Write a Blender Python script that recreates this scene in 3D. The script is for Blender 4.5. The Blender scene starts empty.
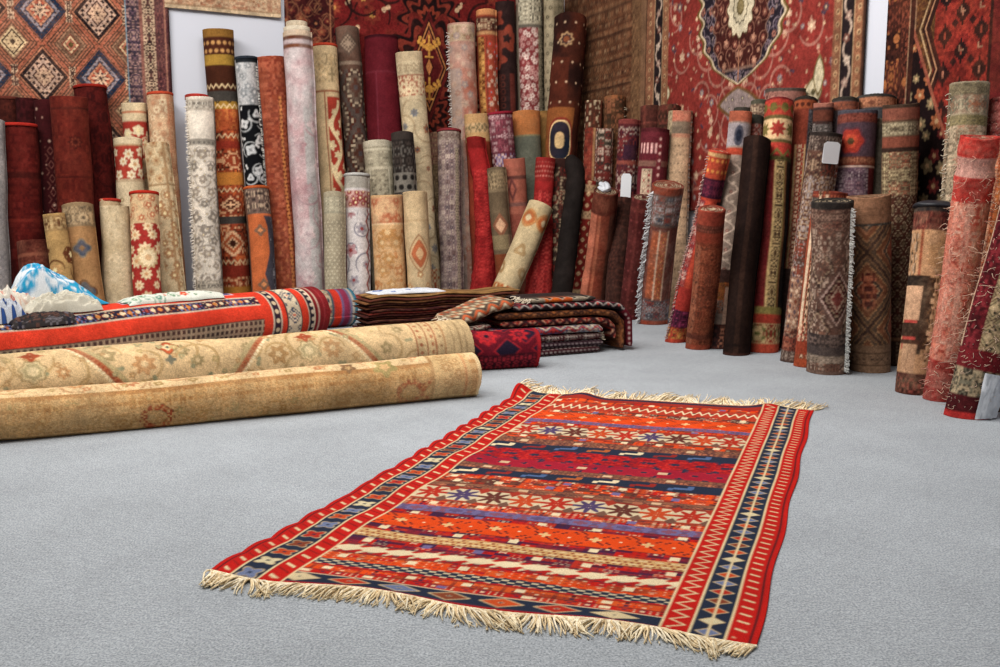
import bpy, math, random
import numpy as np

# ------------------------------------------------------------------ camera, light, exposure
sc = bpy.context.scene
HC = 1.1                      # camera height (m)
F = 965.0                     # focal length in pixels of a 1000 x 667 frame
PITCH = math.atan(133.5 / F)
cam_d = bpy.data.cameras.new('camera'); cam = bpy.data.objects.new('camera', cam_d)
sc.collection.objects.link(cam); sc.camera = cam
cam_d.sensor_width = 36.0; cam_d.lens = 36.0 * F / 1000.0; cam_d.clip_end = 200
cam.location = (0, 0, HC); cam.rotation_euler = (math.pi / 2 - PITCH, 0, 0)

world = bpy.data.worlds.new('hall_light'); sc.world = world; world.use_nodes = True
wb = world.node_tree.nodes['Background']
wb.inputs[0].default_value = (1.0, 0.985, 0.965, 1); wb.inputs[1].default_value = 0.25

def area(name, loc, target, size, size_y, power, col=(1, 0.97, 0.93)):
    l = bpy.data.lights.new(name, 'AREA'); l.shape = 'RECTANGLE'; l.size = size; l.size_y = size_y
    l.energy = power; l.color = col
    o = bpy.data.objects.new(name, l); sc.collection.objects.link(o); o.location = loc
    d = np.array(target, float) - np.array(loc, float)
    from mathutils import Vector
    o.rotation_euler = Vector(d).to_track_quat('-Z', 'Y').to_euler()
    return o
area('hall_lamp', (-1.5, 3.0, 5.2), (-0.8, 7.0, 0.0), 4.0, 2.0, 300)
area('hall_lamp', (-4.5, 6.0, 5.0), (-2.5, 10.5, 1.0), 3.0, 1.5, 170)
area('hall_lamp', (-0.4, 5.6, 4.9), (2.0, 8.0, 0.9), 2.5, 1.5, 165)

sc.view_settings.view_transform = 'Standard'; sc.view_settings.look = 'None'
sc.view_settings.gamma = 1.0; sc.view_settings.use_curve_mapping = False
sc.view_settings.exposure = 0.0

# ------------------------------------------------------------------ geometry of the place
CAM = np.array([0, 0, HC]); FW = np.array([0, math.cos(PITCH), -math.sin(PITCH)])
UP = np.array([0, math.sin(PITCH), math.cos(PITCH)]); RT = np.array([1.0, 0, 0])
CORNER = np.array([0.73 * HC, 10.8 * HC, 0.0])
_n = math.hypot(0.94, 2.4)
DA = np.array([-2.4, -0.94, 0]) / _n      # along the left wall, away from the corner
DB = np.array([0.94, -2.4, 0]) / _n       # along the right wall, away from the corner
NA, NB = DB, DA                            # inward normals
def ray(px, py):
    return FW + (px - 500) / F * RT - (py - 333.5) / F * UP
def on_floor(px, py, z=0.0):
    d = ray(px, py); t = (z - HC) / d[2]; return CAM + t * d
def on_wall(px, py, wall, s=0.0):
    n = NA if wall == 'A' else NB
    d = ray(px, py); t = (np.dot(CORNER, n) + s - np.dot(CAM, n)) / np.dot(d, n); return CAM + t * d
def foot(px, wall, s):
    """floor point of the picture column px at distance s from a wall"""
    n = NA if wall == 'A' else NB
    lo, hi = 201.5, 900.0
    for _ in range(50):
        m = (lo + hi) / 2
        q = on_floor(px, m)
        if np.dot(q - CORNER, n) > s: hi = m
        else: lo = m
    return on_floor(px, lo)
def depth(p): return float(np.dot(p - CAM, FW))
def project(p):
    v = np.asarray(p) - CAM; z = np.dot(v, FW)
    return 500 + F * np.dot(v, RT) / z, 333.5 - F * np.dot(v, UP) / z

# ------------------------------------------------------------------ materials
def new_mat(name):
    m = bpy.data.materials.new(name); m.use_nodes = True
    nt = m.node_tree; b = nt.nodes['Principled BSDF']; return m, nt, b
def N(nt, t, **kw):
    n = nt.nodes.new(t)
    for k, v in kw.items():
        if k in n.inputs: n.inputs[k].default_value = v
        else: setattr(n, k, v)
    return n
def hexc(h):
    h = h.lstrip('#')
    if len(h) == 3: h = ''.join(c * 2 for c in h)
    v = np.array([int(h[i:i + 2], 16) / 255 for i in (0, 2, 4)])
    return np.where(v <= 0.04045, v / 12.92, ((v + 0.055) / 1.055) ** 2.4)
def textile(name, rough=0.95, sheen=0.0, bump=0.6, scale=150.0, wear=0.28, spec=0.12):
    """pattern colour from the mesh, woven grain and wear from noise nodes"""
    m, nt, b = new_mat(name); L = nt.links.new
    at = N(nt, 'ShaderNodeAttribute', attribute_name='Col')
    tc = N(nt, 'ShaderNodeTexCoord')
    n1 = N(nt, 'ShaderNodeTexNoise', Scale=scale, Detail=2.0)
    n2 = N(nt, 'ShaderNodeTexNoise', Scale=6.0, Detail=5.0)
    L(tc.outputs['Object'], n1.inputs['Vector']); L(tc.outputs['Object'], n2.inputs['Vector'])
    r1 = N(nt, 'ShaderNodeMapRange'); r1.inputs['From Min'].default_value = 0.3; r1.inputs['From Max'].default_value = 0.7
    r1.inputs['To Min'].default_value = 0.74; r1.inputs['To Max'].default_value = 1.24
    r2 = N(nt, 'ShaderNodeMapRange'); r2.inputs['From Min'].default_value = 0.3; r2.inputs['From Max'].default_value = 0.7
    r2.inputs['To Min'].default_value = 1 - wear; r2.inputs['To Max'].default_value = 1 + wear * 0.6
    L(n1.outputs['Fac'], r1.inputs['Value']); L(n2.outputs['Fac'], r2.inputs['Value'])
    mu = N(nt, 'ShaderNodeMath', operation='MULTIPLY'); L(r1.outputs[0], mu.inputs[0]); L(r2.outputs[0], mu.inputs[1])
    vm = N(nt, 'ShaderNodeVectorMath', operation='SCALE'); L(at.outputs['Color'], vm.inputs[0]); L(mu.outputs[0], vm.inputs['Scale'])
    L(vm.outputs[0], b.inputs['Base Color'])
    b.inputs['Roughness'].default_value = rough
    b.inputs['Sheen Weight'].default_value = sheen; b.inputs['Sheen Roughness'].default_value = 0.5
    b.inputs['Specular IOR Level'].default_value = spec
    bp = N(nt, 'ShaderNodeBump', Strength=bump, Distance=0.004)
    L(n1.outputs['Fac'], bp.inputs['Height']); L(bp.outputs[0], b.inputs['Normal'])
    return m
WOOL = textile('woven_wool')
SILK = textile('soft_viscose_pile', rough=0.75, sheen=0.0, bump=0.35, wear=0.25, spec=0.05)
KILIM = textile('flat_woven_kilim', rough=0.9, sheen=0.0, bump=0.5, scale=380.0, wear=0.12)
YARN = textile('cotton_yarn', rough=0.95, sheen=0.0, bump=0.2, scale=90, wear=0.12)
CLOTH = textile('printed_cotton_cloth', rough=0.8, sheen=0.0, bump=0.15, scale=300, wear=0.05)

def floor_material():
    m, nt, b = new_mat('grey_needle_felt_carpet'); L = nt.links.new
    tc = N(nt, 'ShaderNodeTexCoord')
    n1 = N(nt, 'ShaderNodeTexNoise', Scale=160.0, Detail=3.0, Roughness=0.7)
    n2 = N(nt, 'ShaderNodeTexNoise', Scale=1.6, Detail=6.0, Roughness=0.65)
    n3 = N(nt, 'ShaderNodeTexNoise', Scale=28.0, Detail=4.0, Roughness=0.7)
    mp = N(nt, 'ShaderNodeMapping'); mp.inputs['Scale'].default_value = (1, 3.0, 1); mp.inputs['Rotation'].default_value = (0, 0, 0.5)
    L(tc.outputs['Object'], n1.inputs['Vector']); L(tc.outputs['Object'], n2.inputs['Vector'])
    L(tc.outputs['Object'], mp.inputs['Vector']); L(mp.outputs[0], n3.inputs['Vector'])
    cr = N(nt, 'ShaderNodeValToRGB'); L(n1.outputs['Fac'], cr.inputs[0])
    cr.color_ramp.elements[0].position = 0.32; cr.color_ramp.elements[0].color = (*hexc('747a80'), 1)
    cr.color_ramp.elements[1].position = 0.68; cr.color_ramp.elements[1].color = (*hexc('bec2c6'), 1)
    r2 = N(nt, 'ShaderNodeMapRange'); r2.inputs['From Min'].default_value = 0.3; r2.inputs['From Max'].default_value = 0.7
    r2.inputs['To Min'].default_value = 0.87; r2.inputs['To Max'].default_value = 1.09
    r3 = N(nt, 'ShaderNodeMapRange'); r3.inputs['From Min'].default_value = 0.3; r3.inputs['From Max'].default_value = 0.7
    r3.inputs['To Min'].default_value = 0.84; r3.inputs['To Max'].default_value = 1.16
    L(n2.outputs['Fac'], r2.inputs['Value']); L(n3.outputs['Fac'], r3.inputs['Value'])
    mu = N(nt, 'ShaderNodeMath', operation='MULTIPLY'); L(r3.outputs[0], mu.inputs[0]); L(r2.outputs[0], mu.inputs[1])
    vm = N(nt, 'ShaderNodeVectorMath', operation='SCALE'); L(cr.outputs[0], vm.inputs[0]); L(mu.outputs[0], vm.inputs['Scale'])
    L(vm.outputs[0], b.inputs['Base Color']); b.inputs['Roughness'].default_value = 1.0
    b.inputs['Specular IOR Level'].default_value = 0.1
    bp = N(nt, 'ShaderNodeBump', Strength=0.6, Distance=0.004); L(n1.outputs['Fac'], bp.inputs['Height']); L(bp.outputs[0], b.inputs['Normal'])
    return m
def wall_material():
    m, nt, b = new_mat('white_painted_wall'); L = nt.links.new
    n = N(nt, 'ShaderNodeTexNoise', Scale=2.0, Detail=4.0)
    cr = N(nt, 'ShaderNodeValToRGB'); L(n.outputs['Fac'], cr.inputs[0])
    cr.color_ramp.elements[0].color = (*hexc('bfc1cb'), 1); cr.color_ramp.elements[1].color = (*hexc('cdcfd8'), 1)
    L(cr.outputs[0], b.inputs['Base Color']); b.inputs['Roughness'].default_value = 0.7
    return m
def plain(name, col, rough=0.6, **kw):
    m, nt, b = new_mat(name)
    n = N(nt, 'ShaderNodeTexNoise', Scale=25.0, Detail=3.0)
    cr = N(nt, 'ShaderNodeValToRGB'); nt.links.new(n.outputs['Fac'], cr.inputs[0])
    c = hexc(col); cr.color_ramp.elements[0].color = (*(c * 0.85), 1); cr.color_ramp.elements[1].color = (*np.minimum(c * 1.1, 1), 1)
    nt.links.new(cr.outputs[0], b.inputs['Base Color']); b.inputs['Roughness'].default_value = rough
    return m
M_PAPER = plain('white_tag_paper', 'dcdde0', 0.5)
M_FILM = plain('white_plastic_film', 'c9ccd2', 0.3)

# ------------------------------------------------------------------ mesh helpers
def mesh_obj(name, verts, faces, mat, cols=None, parent=None, origin=None, smooth=True):
    verts = np.asarray(verts, np.float32)
    if origin is not None: verts = verts - np.asarray(origin, np.float32)
    me = bpy.data.meshes.new(name)
    if isinstance(faces, np.ndarray):
        nf, k = faces.shape
        me.vertices.add(len(verts)); me.vertices.foreach_set('co', verts.ravel())
        me.loops.add(nf * k); me.loops.foreach_set('vertex_index', faces.astype(np.int32).ravel())
        me.polygons.add(nf); me.polygons.foreach_set('loop_start', np.arange(0, nf * k, k, dtype=np.int32))
        me.polygons.foreach_set('loop_total', np.full(nf, k, np.int32))
        me.update(calc_edges=True)
    else:
        me.from_pydata([tuple(map(float, v)) for v in verts], [], [tuple(map(int, f)) for f in faces])
    if smooth:
        me.polygons.foreach_set('use_smooth', np.ones(len(me.polygons), bool))
    if cols is not None:
        ca = me.color_attributes.new('Col', 'FLOAT_COLOR', 'POINT')
        cc = np.ones((len(verts), 4), np.float32); cc[:, :3] = cols
        ca.data.foreach_set('color', cc.ravel())
    me.materials.append(mat); me.validate()
    o = bpy.data.objects.new(name, me); sc.collection.objects.link(o)
    if parent is not None: o.parent = parent
    elif origin is not None: o.location = origin
    return o
def grid_faces(ny, nx, off=0, wrap=False):
    i = np.arange(ny - 1)[:, None]; j = np.arange(nx if wrap else nx - 1)[None, :]
    j2 = (j + 1) % nx
    return np.stack([off + i * nx + j + 0 * i, off + i * nx + j2, off + (i + 1) * nx + j2, off + (i + 1) * nx + j], -1).reshape(-1, 4)
def empty(name, loc):
    o = bpy.data.objects.new(name, None); sc.collection.objects.link(o); o.location = loc
    o.empty_display_size = 0.1; return o
def tag(o, label=None, cat=None, group=None, kind=None):
    if label: o['label'] = label
    if cat: o['category'] = cat
    if group: o['group'] = group
    if kind: o['kind'] = kind
    return o
def unit(v): v = np.asarray(v, float); return v / np.linalg.norm(v)

def vnoise(nx, ny, gx, gy, rng):
    """smooth value noise of shape (ny, nx) with gx x gy cells"""
    g = rng.random((gy + 2, gx + 2))
    y = np.linspace(0, gy, ny); x = np.linspace(0, gx, nx)
    iy = np.minimum(y.astype(int), gy); ix = np.minimum(x.astype(int), gx)
    fy = (y - iy)[:, None]; fx = (x - ix)[None, :]
    fy = fy * fy * (3 - 2 * fy); fx = fx * fx * (3 - 2 * fx)
    a = g[np.ix_(iy, ix)]; b = g[np.ix_(iy, ix + 1)]; c = g[np.ix_(iy + 1, ix)]; d = g[np.ix_(iy + 1, ix + 1)]
    return (a * (1 - fx) + b * fx) * (1 - fy) + (c * (1 - fx) + d * fx) * fy

# ------------------------------------------------------------------ the loom: woven patterns as colour fields
class Loom:
    """a w x h metre textile; x runs from -w/2 to w/2 (or 0 to w), y from the bottom up"""
    def __init__(s, w, h, nx, ny, seed=0, x0=None):
        s.w, s.h = w, h; s.nx, s.ny = nx * 2, ny * 2
        s.x0 = -w / 2 if x0 is None else x0
        s.xs = s.x0 + (np.arange(s.nx) + 0.5) * w / s.nx; s.ys = (np.arange(s.ny) + 0.5) * h / s.ny
        s.img = np.zeros((s.ny, s.nx, 3)); s.rng = np.random.default_rng(seed)
    def _r(s, x0, x1, y0, y1):
        x0 = -1e9 if x0 is None else x0; x1 = 1e9 if x1 is None else x1
        y0 = 0 if y0 is None else (y0 + s.h if y0 < 0 else y0); y1 = s.h if y1 is None else (y1 + s.h if y1 <= 0 else y1)
        a, b = np.searchsorted(s.xs, [x0, x1]); c, d = np.searchsorted(s.ys, [y0, y1])
        return slice(c, d), slice(a, b), s.xs[a:b][None, :], s.ys[c:d][:, None], y0, y1
    def _put(s, sy, sx, mask, col):
        if mask.size: s.img[sy, sx][mask] = hexc(col) if isinstance(col, str) else col
    def fill(s, col, x0=None, x1=None, y0=None, y1=None):
        sy, sx, X, Y, _, _ = s._r(x0, x1, y0, y1); s.img[sy, sx] = hexc(col); return s
    def hb(s, y0, y1, col): return s.fill(col, None, None, y0, y1)
    def vb(s, x0, x1, col, y0=None, y1=None): return s.fill(col, x0, x1, y0, y1)
    def hbs(s, items):
        for y0, y1, c in items: s.hb(y0, y1, c)
        return s
    def tile(s, cw, ch, cols, x0=None, x1=None, y0=None, y1=None, n=4, k=3, p=0.5, bg=None, ox=0.0):
        """rows of small mirrored glyphs, as knotted rugs have"""
        sy, sx, X, Y, ya, _ = s._r(x0, x1, y0, y1)
        if X.size == 0 or Y.size == 0: return s
        G = (s.rng.random((k, n, n)) < p).astype(int)
        G = G * (1 + (s.rng.random((k, n, n)) < 0.4))
        G[:, 0, 0] = 1; G[:, -1, -1] = 0
        xa = X - (x0 if x0 is not None else -50 * cw) - ox; yy = Y - ya
        ix = np.floor(xa / cw).astype(int); iy = np.floor(yy / ch).astype(int)
        fx = np.abs(xa / cw - ix - 0.5) * 2; fy = np.abs(yy / ch - iy - 0.5) * 2
        gx = np.minimum((fx * n).astype(int), n - 1); gy = np.minimum((fy * n).astype(int), n - 1)
        kk = (ix * 7 + iy * 3) % k
        kk, gyb, gxb = np.broadcast_arrays(kk, gy, gx)
        v = G[kk, gyb, gxb]
        ci = (ix * 5 + iy * 3 + (ix * iy) % 3) % len(cols); ci = np.broadcast_to(ci, v.shape)
        if bg is not None: s.img[sy, sx] = hexc(bg)
        P = np.array([hexc(c) for c in cols]); sub = s.img[sy, sx]
        m = v == 1; sub[m] = P[ci[m]]
        m = v == 2; sub[m] = P[(ci[m] + 1) % len(cols)]
        s.img[sy, sx] = sub; return s
    def lat(s, pw, ph, bands, x0=None, x1=None, y0=None, y1=None, ox=0.0, oy=0.0, q=None, every=None):
        """lattice of concentric diamonds; bands = [(limit 0..1, colour or None)] from the middle out"""
        sy, sx, X, Y, _, _ = s._r(x0, x1, y0, y1)
        if q: X = np.floor(X / q) * q + q / 2; Y = np.floor(Y / q) * q + q / 2
        u = (X - ox) / pw; v = (Y - oy) / ph
        a = u + v; b = u - v                     # rotated lattice: diamonds tile the plane
        ia = np.floor(a + 0.5); ib = np.floor(b + 0.5)
        d = 2 * np.maximum(np.abs(a - ia), np.abs(b - ib))
        sub = s.img[sy, sx]; lo = 0
        sel = np.ones(d.shape, bool) if every is None else (((ia + 2 * ib) % every[0]) == every[1])
        for hi, c in bands:
            if c is not None: sub[(d >= lo) & (d < hi) & sel] = hexc(c)
            lo = hi
        s.img[sy, sx] = sub; return s
    def dia(s, cx, cy, rx, ry, bands, q=None, power=1.0):
        cy = cy + s.h if cy < 0 else cy
        sy, sx, X, Y, _, _ = s._r(cx - rx, cx + rx, max(cy - ry, 1e-6), max(1e-5, min(cy + ry, s.h - 1e-6)))
        if q: X = np.round((X - cx) / q) * q + cx; Y = np.round((Y - cy) / q) * q + cy
        d = (np.abs((X - cx) / rx) ** power + np.abs((Y - cy) / ry) ** power) ** (1 / power)
        sub = s.img[sy, sx]; lo = 0
        for hi, c in bands:
            if c is not None: sub[(d >= lo) & (d < hi)] = hexc(c)
            lo = hi
        s.img[sy, sx] = sub; return s
    def fl(s, cx, cy, r, bands, k=6, depth=0.35, rot=0.0, sq=1.0):
        """one flower or star: radius modulated with k petals"""
        cy = cy + s.h if cy < 0 else cy
        if cy - r > s.h or cy + r < 0: return s
        sy, sx, X, Y, _, _ = s._r(cx - r, cx + r, max(cy - r * sq, 1e-6), max(1e-5, min(cy + r * sq, s.h - 1e-6)))
        dx = X - cx; dy = (Y - cy) / sq
        rr = np.sqrt(dx * dx + dy * dy) / r; th = np.arctan2(dy, dx) + rot
        d = rr / (1 - depth * (0.5 - 0.5 * np.cos(k * th)))
        sub = s.img[sy, sx]; lo = 0
        for hi, c in bands:
            if c is not None: sub[(d >= lo) & (d < hi)] = hexc(c)
            lo = hi
        s.img[sy, sx] = sub; return s
    def arc(s, cx, cy, r, a0, a1, col, th):
        sy, sx, X, Y, _, _ = s._r(cx - r - th, cx + r + th, max(cy - r - th, 1e-6), max(1e-5, min(cy + r + th, s.h - 1e-6)))
        dx = X - cx; dy = Y - cy; rr = np.sqrt(dx * dx + dy * dy); an = (np.arctan2(dy, dx) - a0) % (2 * math.pi)
        span = (a1 - a0) % (2 * math.pi) or 2 * math.pi
        w = th * (0.4 + 0.6 * np.sin(math.pi * np.clip(an / span, 0, 1)))
        s._put(sy, sx, (np.abs(rr - r) < w / 2 + 0.0005) & (an < span), col); return s
    def scat(s, sp, r, cols, x0=None, x1=None, y0=None, y1=None, core='e8d9a8', k=(5, 8), jit=0.3, keep=1.0, scroll=None, mirror=None, leaf=None):
        """scattered blossoms with scrolls between, mirrored about x = mirror"""
        xa = max(s.x0, x0 if x0 is not None else s.x0); xb = min(s.x0 + s.w, x1 if x1 is not None else s.x0 + s.w)
        _, _, _, _, ya, yb = s._r(x0, x1, y0, y1); rg = s.rng; row = 0
        y = ya + sp * 0.4
        save = s.img.copy()
        while y < yb:
            x = (mirror if mirror is not None else xa) + (sp * 0.5 if row % 2 else 0)
            while x < xb:
                if rg.random() < keep:
                    cx = x + (rg.random() - 0.5) * sp * jit; cy = y + (rg.random() - 0.5) * sp * jit
                    rr = r * (0.7 + 0.6 * rg.random()); kk = rg.integers(k[0], k[1]); c = cols[rg.integers(len(cols))]; ro = rg.random() * 3
                    a0 = rg.random() * 6.28; sr = sp * (0.3 + 0.2 * rg.random())
                    for sg in ((1, -1) if mirror is not None else (1,)):
                        X0 = cx if sg == 1 else 2 * mirror - cx
                        if scroll:
                            aa = a0 if sg == 1 else math.pi - a0 - 3.5
                            s.arc(X0, cy, sr, aa, aa + 3.5, scroll, sp * 0.07)
                        if leaf:
                            s.fl(X0 + sg * sp * 0.38, cy + sp * 0.2, r * 0.55, [(1, leaf)], k=2, depth=0.75, rot=a0 * sg)
                        s.fl(X0, cy, rr, [(0.35, core), (1, c)], k=kk, rot=ro * sg)
                x += sp
            y += sp * 0.72; row += 1
        sy, sx, _, _, _, _ = s._r(x0, x1, y0, y1)
        keepimg = s.img[sy, sx].copy(); s.img = save; s.img[sy, sx] = keepimg
        return s
    def vine(s, x, amp, per, col, th, y0=None, y1=None, leaf=None, lr=0.02):
        sy, sx, X, Y, ya, yb = s._r(x - amp - th - lr, x + amp + th + lr, y0, y1)
        cx = x + amp * np.sin(Y / per * 2 * math.pi)
        s._put(sy, sx, np.abs(X - cx) < th / 2, col)
        if leaf:
            y = ya; i = 0
            while y < yb:
                s.fl(x + (amp * 0.9 if i % 2 else -amp * 0.9) * 0.2, y, lr, [(0.4, col), (1, leaf[i % len(leaf)])], k=5, rot=i)
                y += per / 2; i += 1
        return s
    def zig(s, y, amp, per, col, th, x0=None, x1=None, ox=0.0, fillb=False):
        y = y + s.h if y < 0 else y
        sy, sx, X, Y, _, _ = s._r(x0, x1, max(y - amp - th, 1e-6), max(1e-5, min(y + amp + th, s.h - 1e-6)))
        t = np.abs(((X - ox) / per) % 1 - 0.5) * 4 - 1
        m = (Y < y + amp * t) if fillb else (np.abs(Y - y - amp * t) < th)
        s._put(sy, sx, m & (X > -1e8), col); return s
    def vzig(s, x, amp, per, col, th, y0=None, y1=None):
        sy, sx, X, Y, _, _ = s._r(x - amp - th, x + amp + th, y0, y1)
        t = np.abs((Y / per) % 1 - 0.5) * 4 - 1
        s._put(sy, sx, np.abs(X - x - amp * t) < th, col); return s
    def dots(s, px, py, r, col, x0=None, x1=None, y0=None, y1=None, stag=True, rect=None):
        sy, sx, X, Y, ya, _ = s._r(x0, x1, y0, y1)
        iy = np.floor((Y - ya) / py); fx = ((X - (x0 or 0)) / px + (0.5 * (iy % 2) if stag else 0)) % 1 - 0.5; fy = (Y - ya) / py - iy - 0.5
        if rect: m = (np.abs(fx * px) < rect[0]) & (np.abs(fy * py) < rect[1])
        else: m = (fx * px) ** 2 + (fy * py) ** 2 < r * r
        s._put(sy, sx, m, col); return s
    def checks(s, y0, y1, per, cols, x0=None, x1=None, sk=0.0):
        sy, sx, X, Y, _, _ = s._r(x0, x1, y0, y1)
        i = np.floor((X + Y * sk) / per + 1000).astype(int) + 0 * Y.astype(int)
        seq = s.rng.integers(0, len(cols), 4096); P = np.array([hexc(c) for c in cols])
        s.img[sy, sx] = P[seq[i % 4096]]; return s
    def worn(s, amt=0.25, col='b9a58c', g=8):
        n = vnoise(s.nx, s.ny, max(2, int(g * s.w)), max(2, int(g * s.h)), s.rng) * 0.6 + vnoise(s.nx, s.ny, max(2, int(4 * g * s.w)), max(2, int(4 * g * s.h)), s.rng) * 0.4
        m = (np.clip((n - 0.35) * 2.2, 0, 1) * amt)[..., None]
        s.img = s.img * (1 - m) + hexc(col) * m; return s
    def grain(s, amt=0.25):
        n = s.rng.random((s.ny, s.nx, 1)); s.img = s.img * (1 + (n - 0.5) * 2 * amt); return s
    def ends(s, items, bottom=True):
        y = s.h
        for it in items:
            hh, col = it[0], it[1]; g = it[2] if len(it) > 2 else None
            for side in ((0, 1) if bottom else (0,)):
                a, b = (y - hh, y) if side == 0 else (s.h - y, s.h - y + hh)
                a = max(a, 1e-6); b = min(b, s.h - 1e-6)
                s.fill(col, None, None, a, b)
                if g: s.tile(hh * 0.95, hh * 0.98, g, None, None, a + hh * 0.08, b - hh * 0.04, n=4, k=2, p=0.45)
            y -= hh
        return s
    def tone(s, sat=1.0, mul=1.0):
        l = s.img.mean(2, keepdims=True); s.img = np.clip((l + (s.img - l) * sat) * np.array(mul), 0, 1); return s
    def knots(s, size=.013, amt=.7, con=1.15, k=1.0):
        """uneven dye from knot to knot, and the depth of colour of wool"""
        n = vnoise(s.nx, s.ny, max(4, int(s.w * k / size)), max(4, int(s.h * k / size)), s.rng)
        s.img = s.img * (1 + (n[..., None] - .5) * amt); m = s.img.mean(); s.img = m * (s.img / m) ** con if m > 0 else s.img; return s
    def done(s):
        i = s.img.reshape(s.ny // 2, 2, s.nx // 2, 2, 3).mean((1, 3)); return i
def sample(img, fx, fy):
    """bilinear sample, fx fy in 0..1"""
    ny, nx = img.shape[:2]
    x = np.clip(fx * nx - 0.5, 0, nx - 1.001); y = np.clip(fy * ny - 0.5, 0, ny - 1.001)
    ix = x.astype(int); iy = y.astype(int); ax = (x - ix)[..., None]; ay = (y - iy)[..., None]
    return (img[iy, ix] * (1 - ax) + img[iy, ix + 1] * ax) * (1 - ay) + (img[iy + 1, ix] * (1 - ax) + img[iy + 1, ix + 1] * ax) * ay

# ------------------------------------------------------------------ fringes and loose threads
def strands(name, roots, tips, rad, cols, parent, origin, rng, curl=0.3, mat=None, sides=4, seg=3, spine=False):
    """many short tapering yarn strands as one mesh; roots, tips: (n,3)"""
    roots = np.asarray(roots, float); tips = np.asarray(tips, float); n = len(roots)
    V = []; C = []; L = np.linalg.norm(tips - roots, axis=1)[:, None]
    off = (rng.random((n, 3)) - 0.5) * L * curl
    d = (tips - roots) / np.maximum(L, 1e-6)
    a = np.cross(d, [0.3, 0.2, 1.0]); a /= np.maximum(np.linalg.norm(a, axis=1)[:, None], 1e-6); b = np.cross(d, a)
    for k in range(seg + 1):
        t = k / seg; c = roots * (1 - t) + tips * t + off * math.sin(math.pi * t)
        r = rad * (1 - 0.55 * t)
        for q in range(sides):
            an = q * 2 * math.pi / sides; V.append(c + (a * math.cos(an) + b * math.sin(an)) * r)
    V = np.stack(V, 1)              # n, (seg+1)*sides, 3
    per = (seg + 1) * sides
    base = []
    for k in range(seg):
        for q in range(sides):
            base.append((k * sides + q, k * sides + (q + 1) % sides, (k + 1) * sides + (q + 1) % sides, (k + 1) * sides + q))
    base.append(tuple(seg * sides + q for q in range(4)) if sides == 4 else None)
    base = np.array([x for x in base if x is not None])
    Fc = (base[None] + (np.arange(n) * per)[:, None, None]).reshape(-1, 4)
    P = np.array([hexc(c) for c in cols]); cc = P[rng.integers(0, len(cols), n)]
    cc = np.repeat(cc, per, 0); V = V.reshape(-1, 3)
    if spine:                       # the selvedge cord the strands hang from
        k = len(V); pts = []
        for a_, b_ in ((-1, -1), (1, -1), (1, 1), (-1, 1)):
            pts.append(roots + np.array([a_ * rad * .6, b_ * rad * .6, b_ * rad * .6]))
        V = np.concatenate([V, np.stack(pts, 1).reshape(-1, 3)]); Fc = np.concatenate([Fc, grid_faces(n, 4, k, wrap=True)])
        cc = np.concatenate([cc, np.repeat(P[:1], n * 4, 0)])
    return mesh_obj(name, V, Fc, mat or YARN, cc, parent, origin)

# ------------------------------------------------------------------ the standing rolls: one line of facts each
# wall, layer (0 = against the wall), foot column, top column, top row, width in the picture, label, weave
SPECS = []
def R(wall, layer, xb, xt, yt, w, label, weave, yb=None, **kw):
    d = dict(wall=wall, layer=layer, xb=xb, xt=xt, yt=yt, w=w, label=label, weave=weave, yb=yb); d.update(kw); SPECS.append(d)

# --- left wall, from the left edge to the corner
R('A', 1.4, 0, -8, 120, 22, 'pale grey rolled rug leaning beside the dark maroon rolls, cut by the picture edge',
  lambda c: c.fill('9a9a9c').tile(.09, .09, ['8a8a8e', 'a9a8a6'], n=3).worn(.4, 'b8b8b8'))
R('A', 0, 22, 7, 98, 22, 'dark brown rolled carpet at the far edge, behind the red-rimmed maroon roll',
  lambda c: c.fill('3c1712').tile(.12, .12, ['4a1f17', '34130f'], n=4).worn(.2, '5a3026'), binding='5a2a20')
R('A', 0, 38, 27, 99, 20, 'plain dark maroon rolled carpet between the dark brown one and the hexagon-chain one',
  lambda c: c.fill('3a1014').tile(.2, .2, ['43151a', '300c10'], n=5))
R('A', 0.3, 62, 46, 101, 23, 'dark maroon rolled carpet with a faint chain of pale hexagon outlines',
  lambda c: c.fill('401318').dots(.09, .22, .008, 'a8877a').lat(.09, .13, [(.5, None), (.62, '8a5c52'), (1, None)], -.05, .045, 0, 1.6).dots(.2, .3, .012, 'b39a8a'))
R('A', 1, 32, 18, 125, 34, 'maroon red rolled carpet with a thin bright red rim, before the dark brown one',
  lambda c: c.fill('5c1812').tile(.25, .3, ['66201a', '511310'], n=6).hb(-.5, -.44, '46120f').hb(-.9, -.87, '70261c').worn(.15, '7a3a2c'), binding='a82a20')
R('A', 1, 85, 69, 98, 34, 'brick brown rolled carpet with a small round emblem near its top',
  lambda c: c.fill('662317').tile(.3, .35, ['6f2a1c', '5b1c13'], n=6).hb(-.12, -.1, '4c1a12').fl(.03, -.42, .1, [(.3, '4a1a14'), (.45, '7c3a28'), (.7, '4f1d15'), (1, None)], k=8).hb(-.75, -.73, '521a12').worn(.22, '7e4030'))
R('A', 0, 112, 90, 87, 30, 'tallest of the dark red rolled carpets, brighter red edge on top',
  lambda c: c.fill('4c120f').lat(.3, .35, [(.3, '3b0e10'), (.5, None), (.58, '5d1c18'), (1, None)]).tile(.2, .2, ['561814', '3c0d0d'], n=5).worn(.12, '6c2c22'), binding='8c2218')
R('A', 0, 150, 134, 104, 23, 'short cream roll with an arabesque red panel, upper one behind its twin',
  lambda c: c.fill('d9c6a2').hb(-.55, -.18, 'b03320').scat(.13, .05, ['e3d3ae'], y0=-.53, y1=-.2, scroll='e3d3ae').hb(-.1, -.08, 'c07a54').scat(.15, .03, ['c98d62'], y1=-.6))
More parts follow.
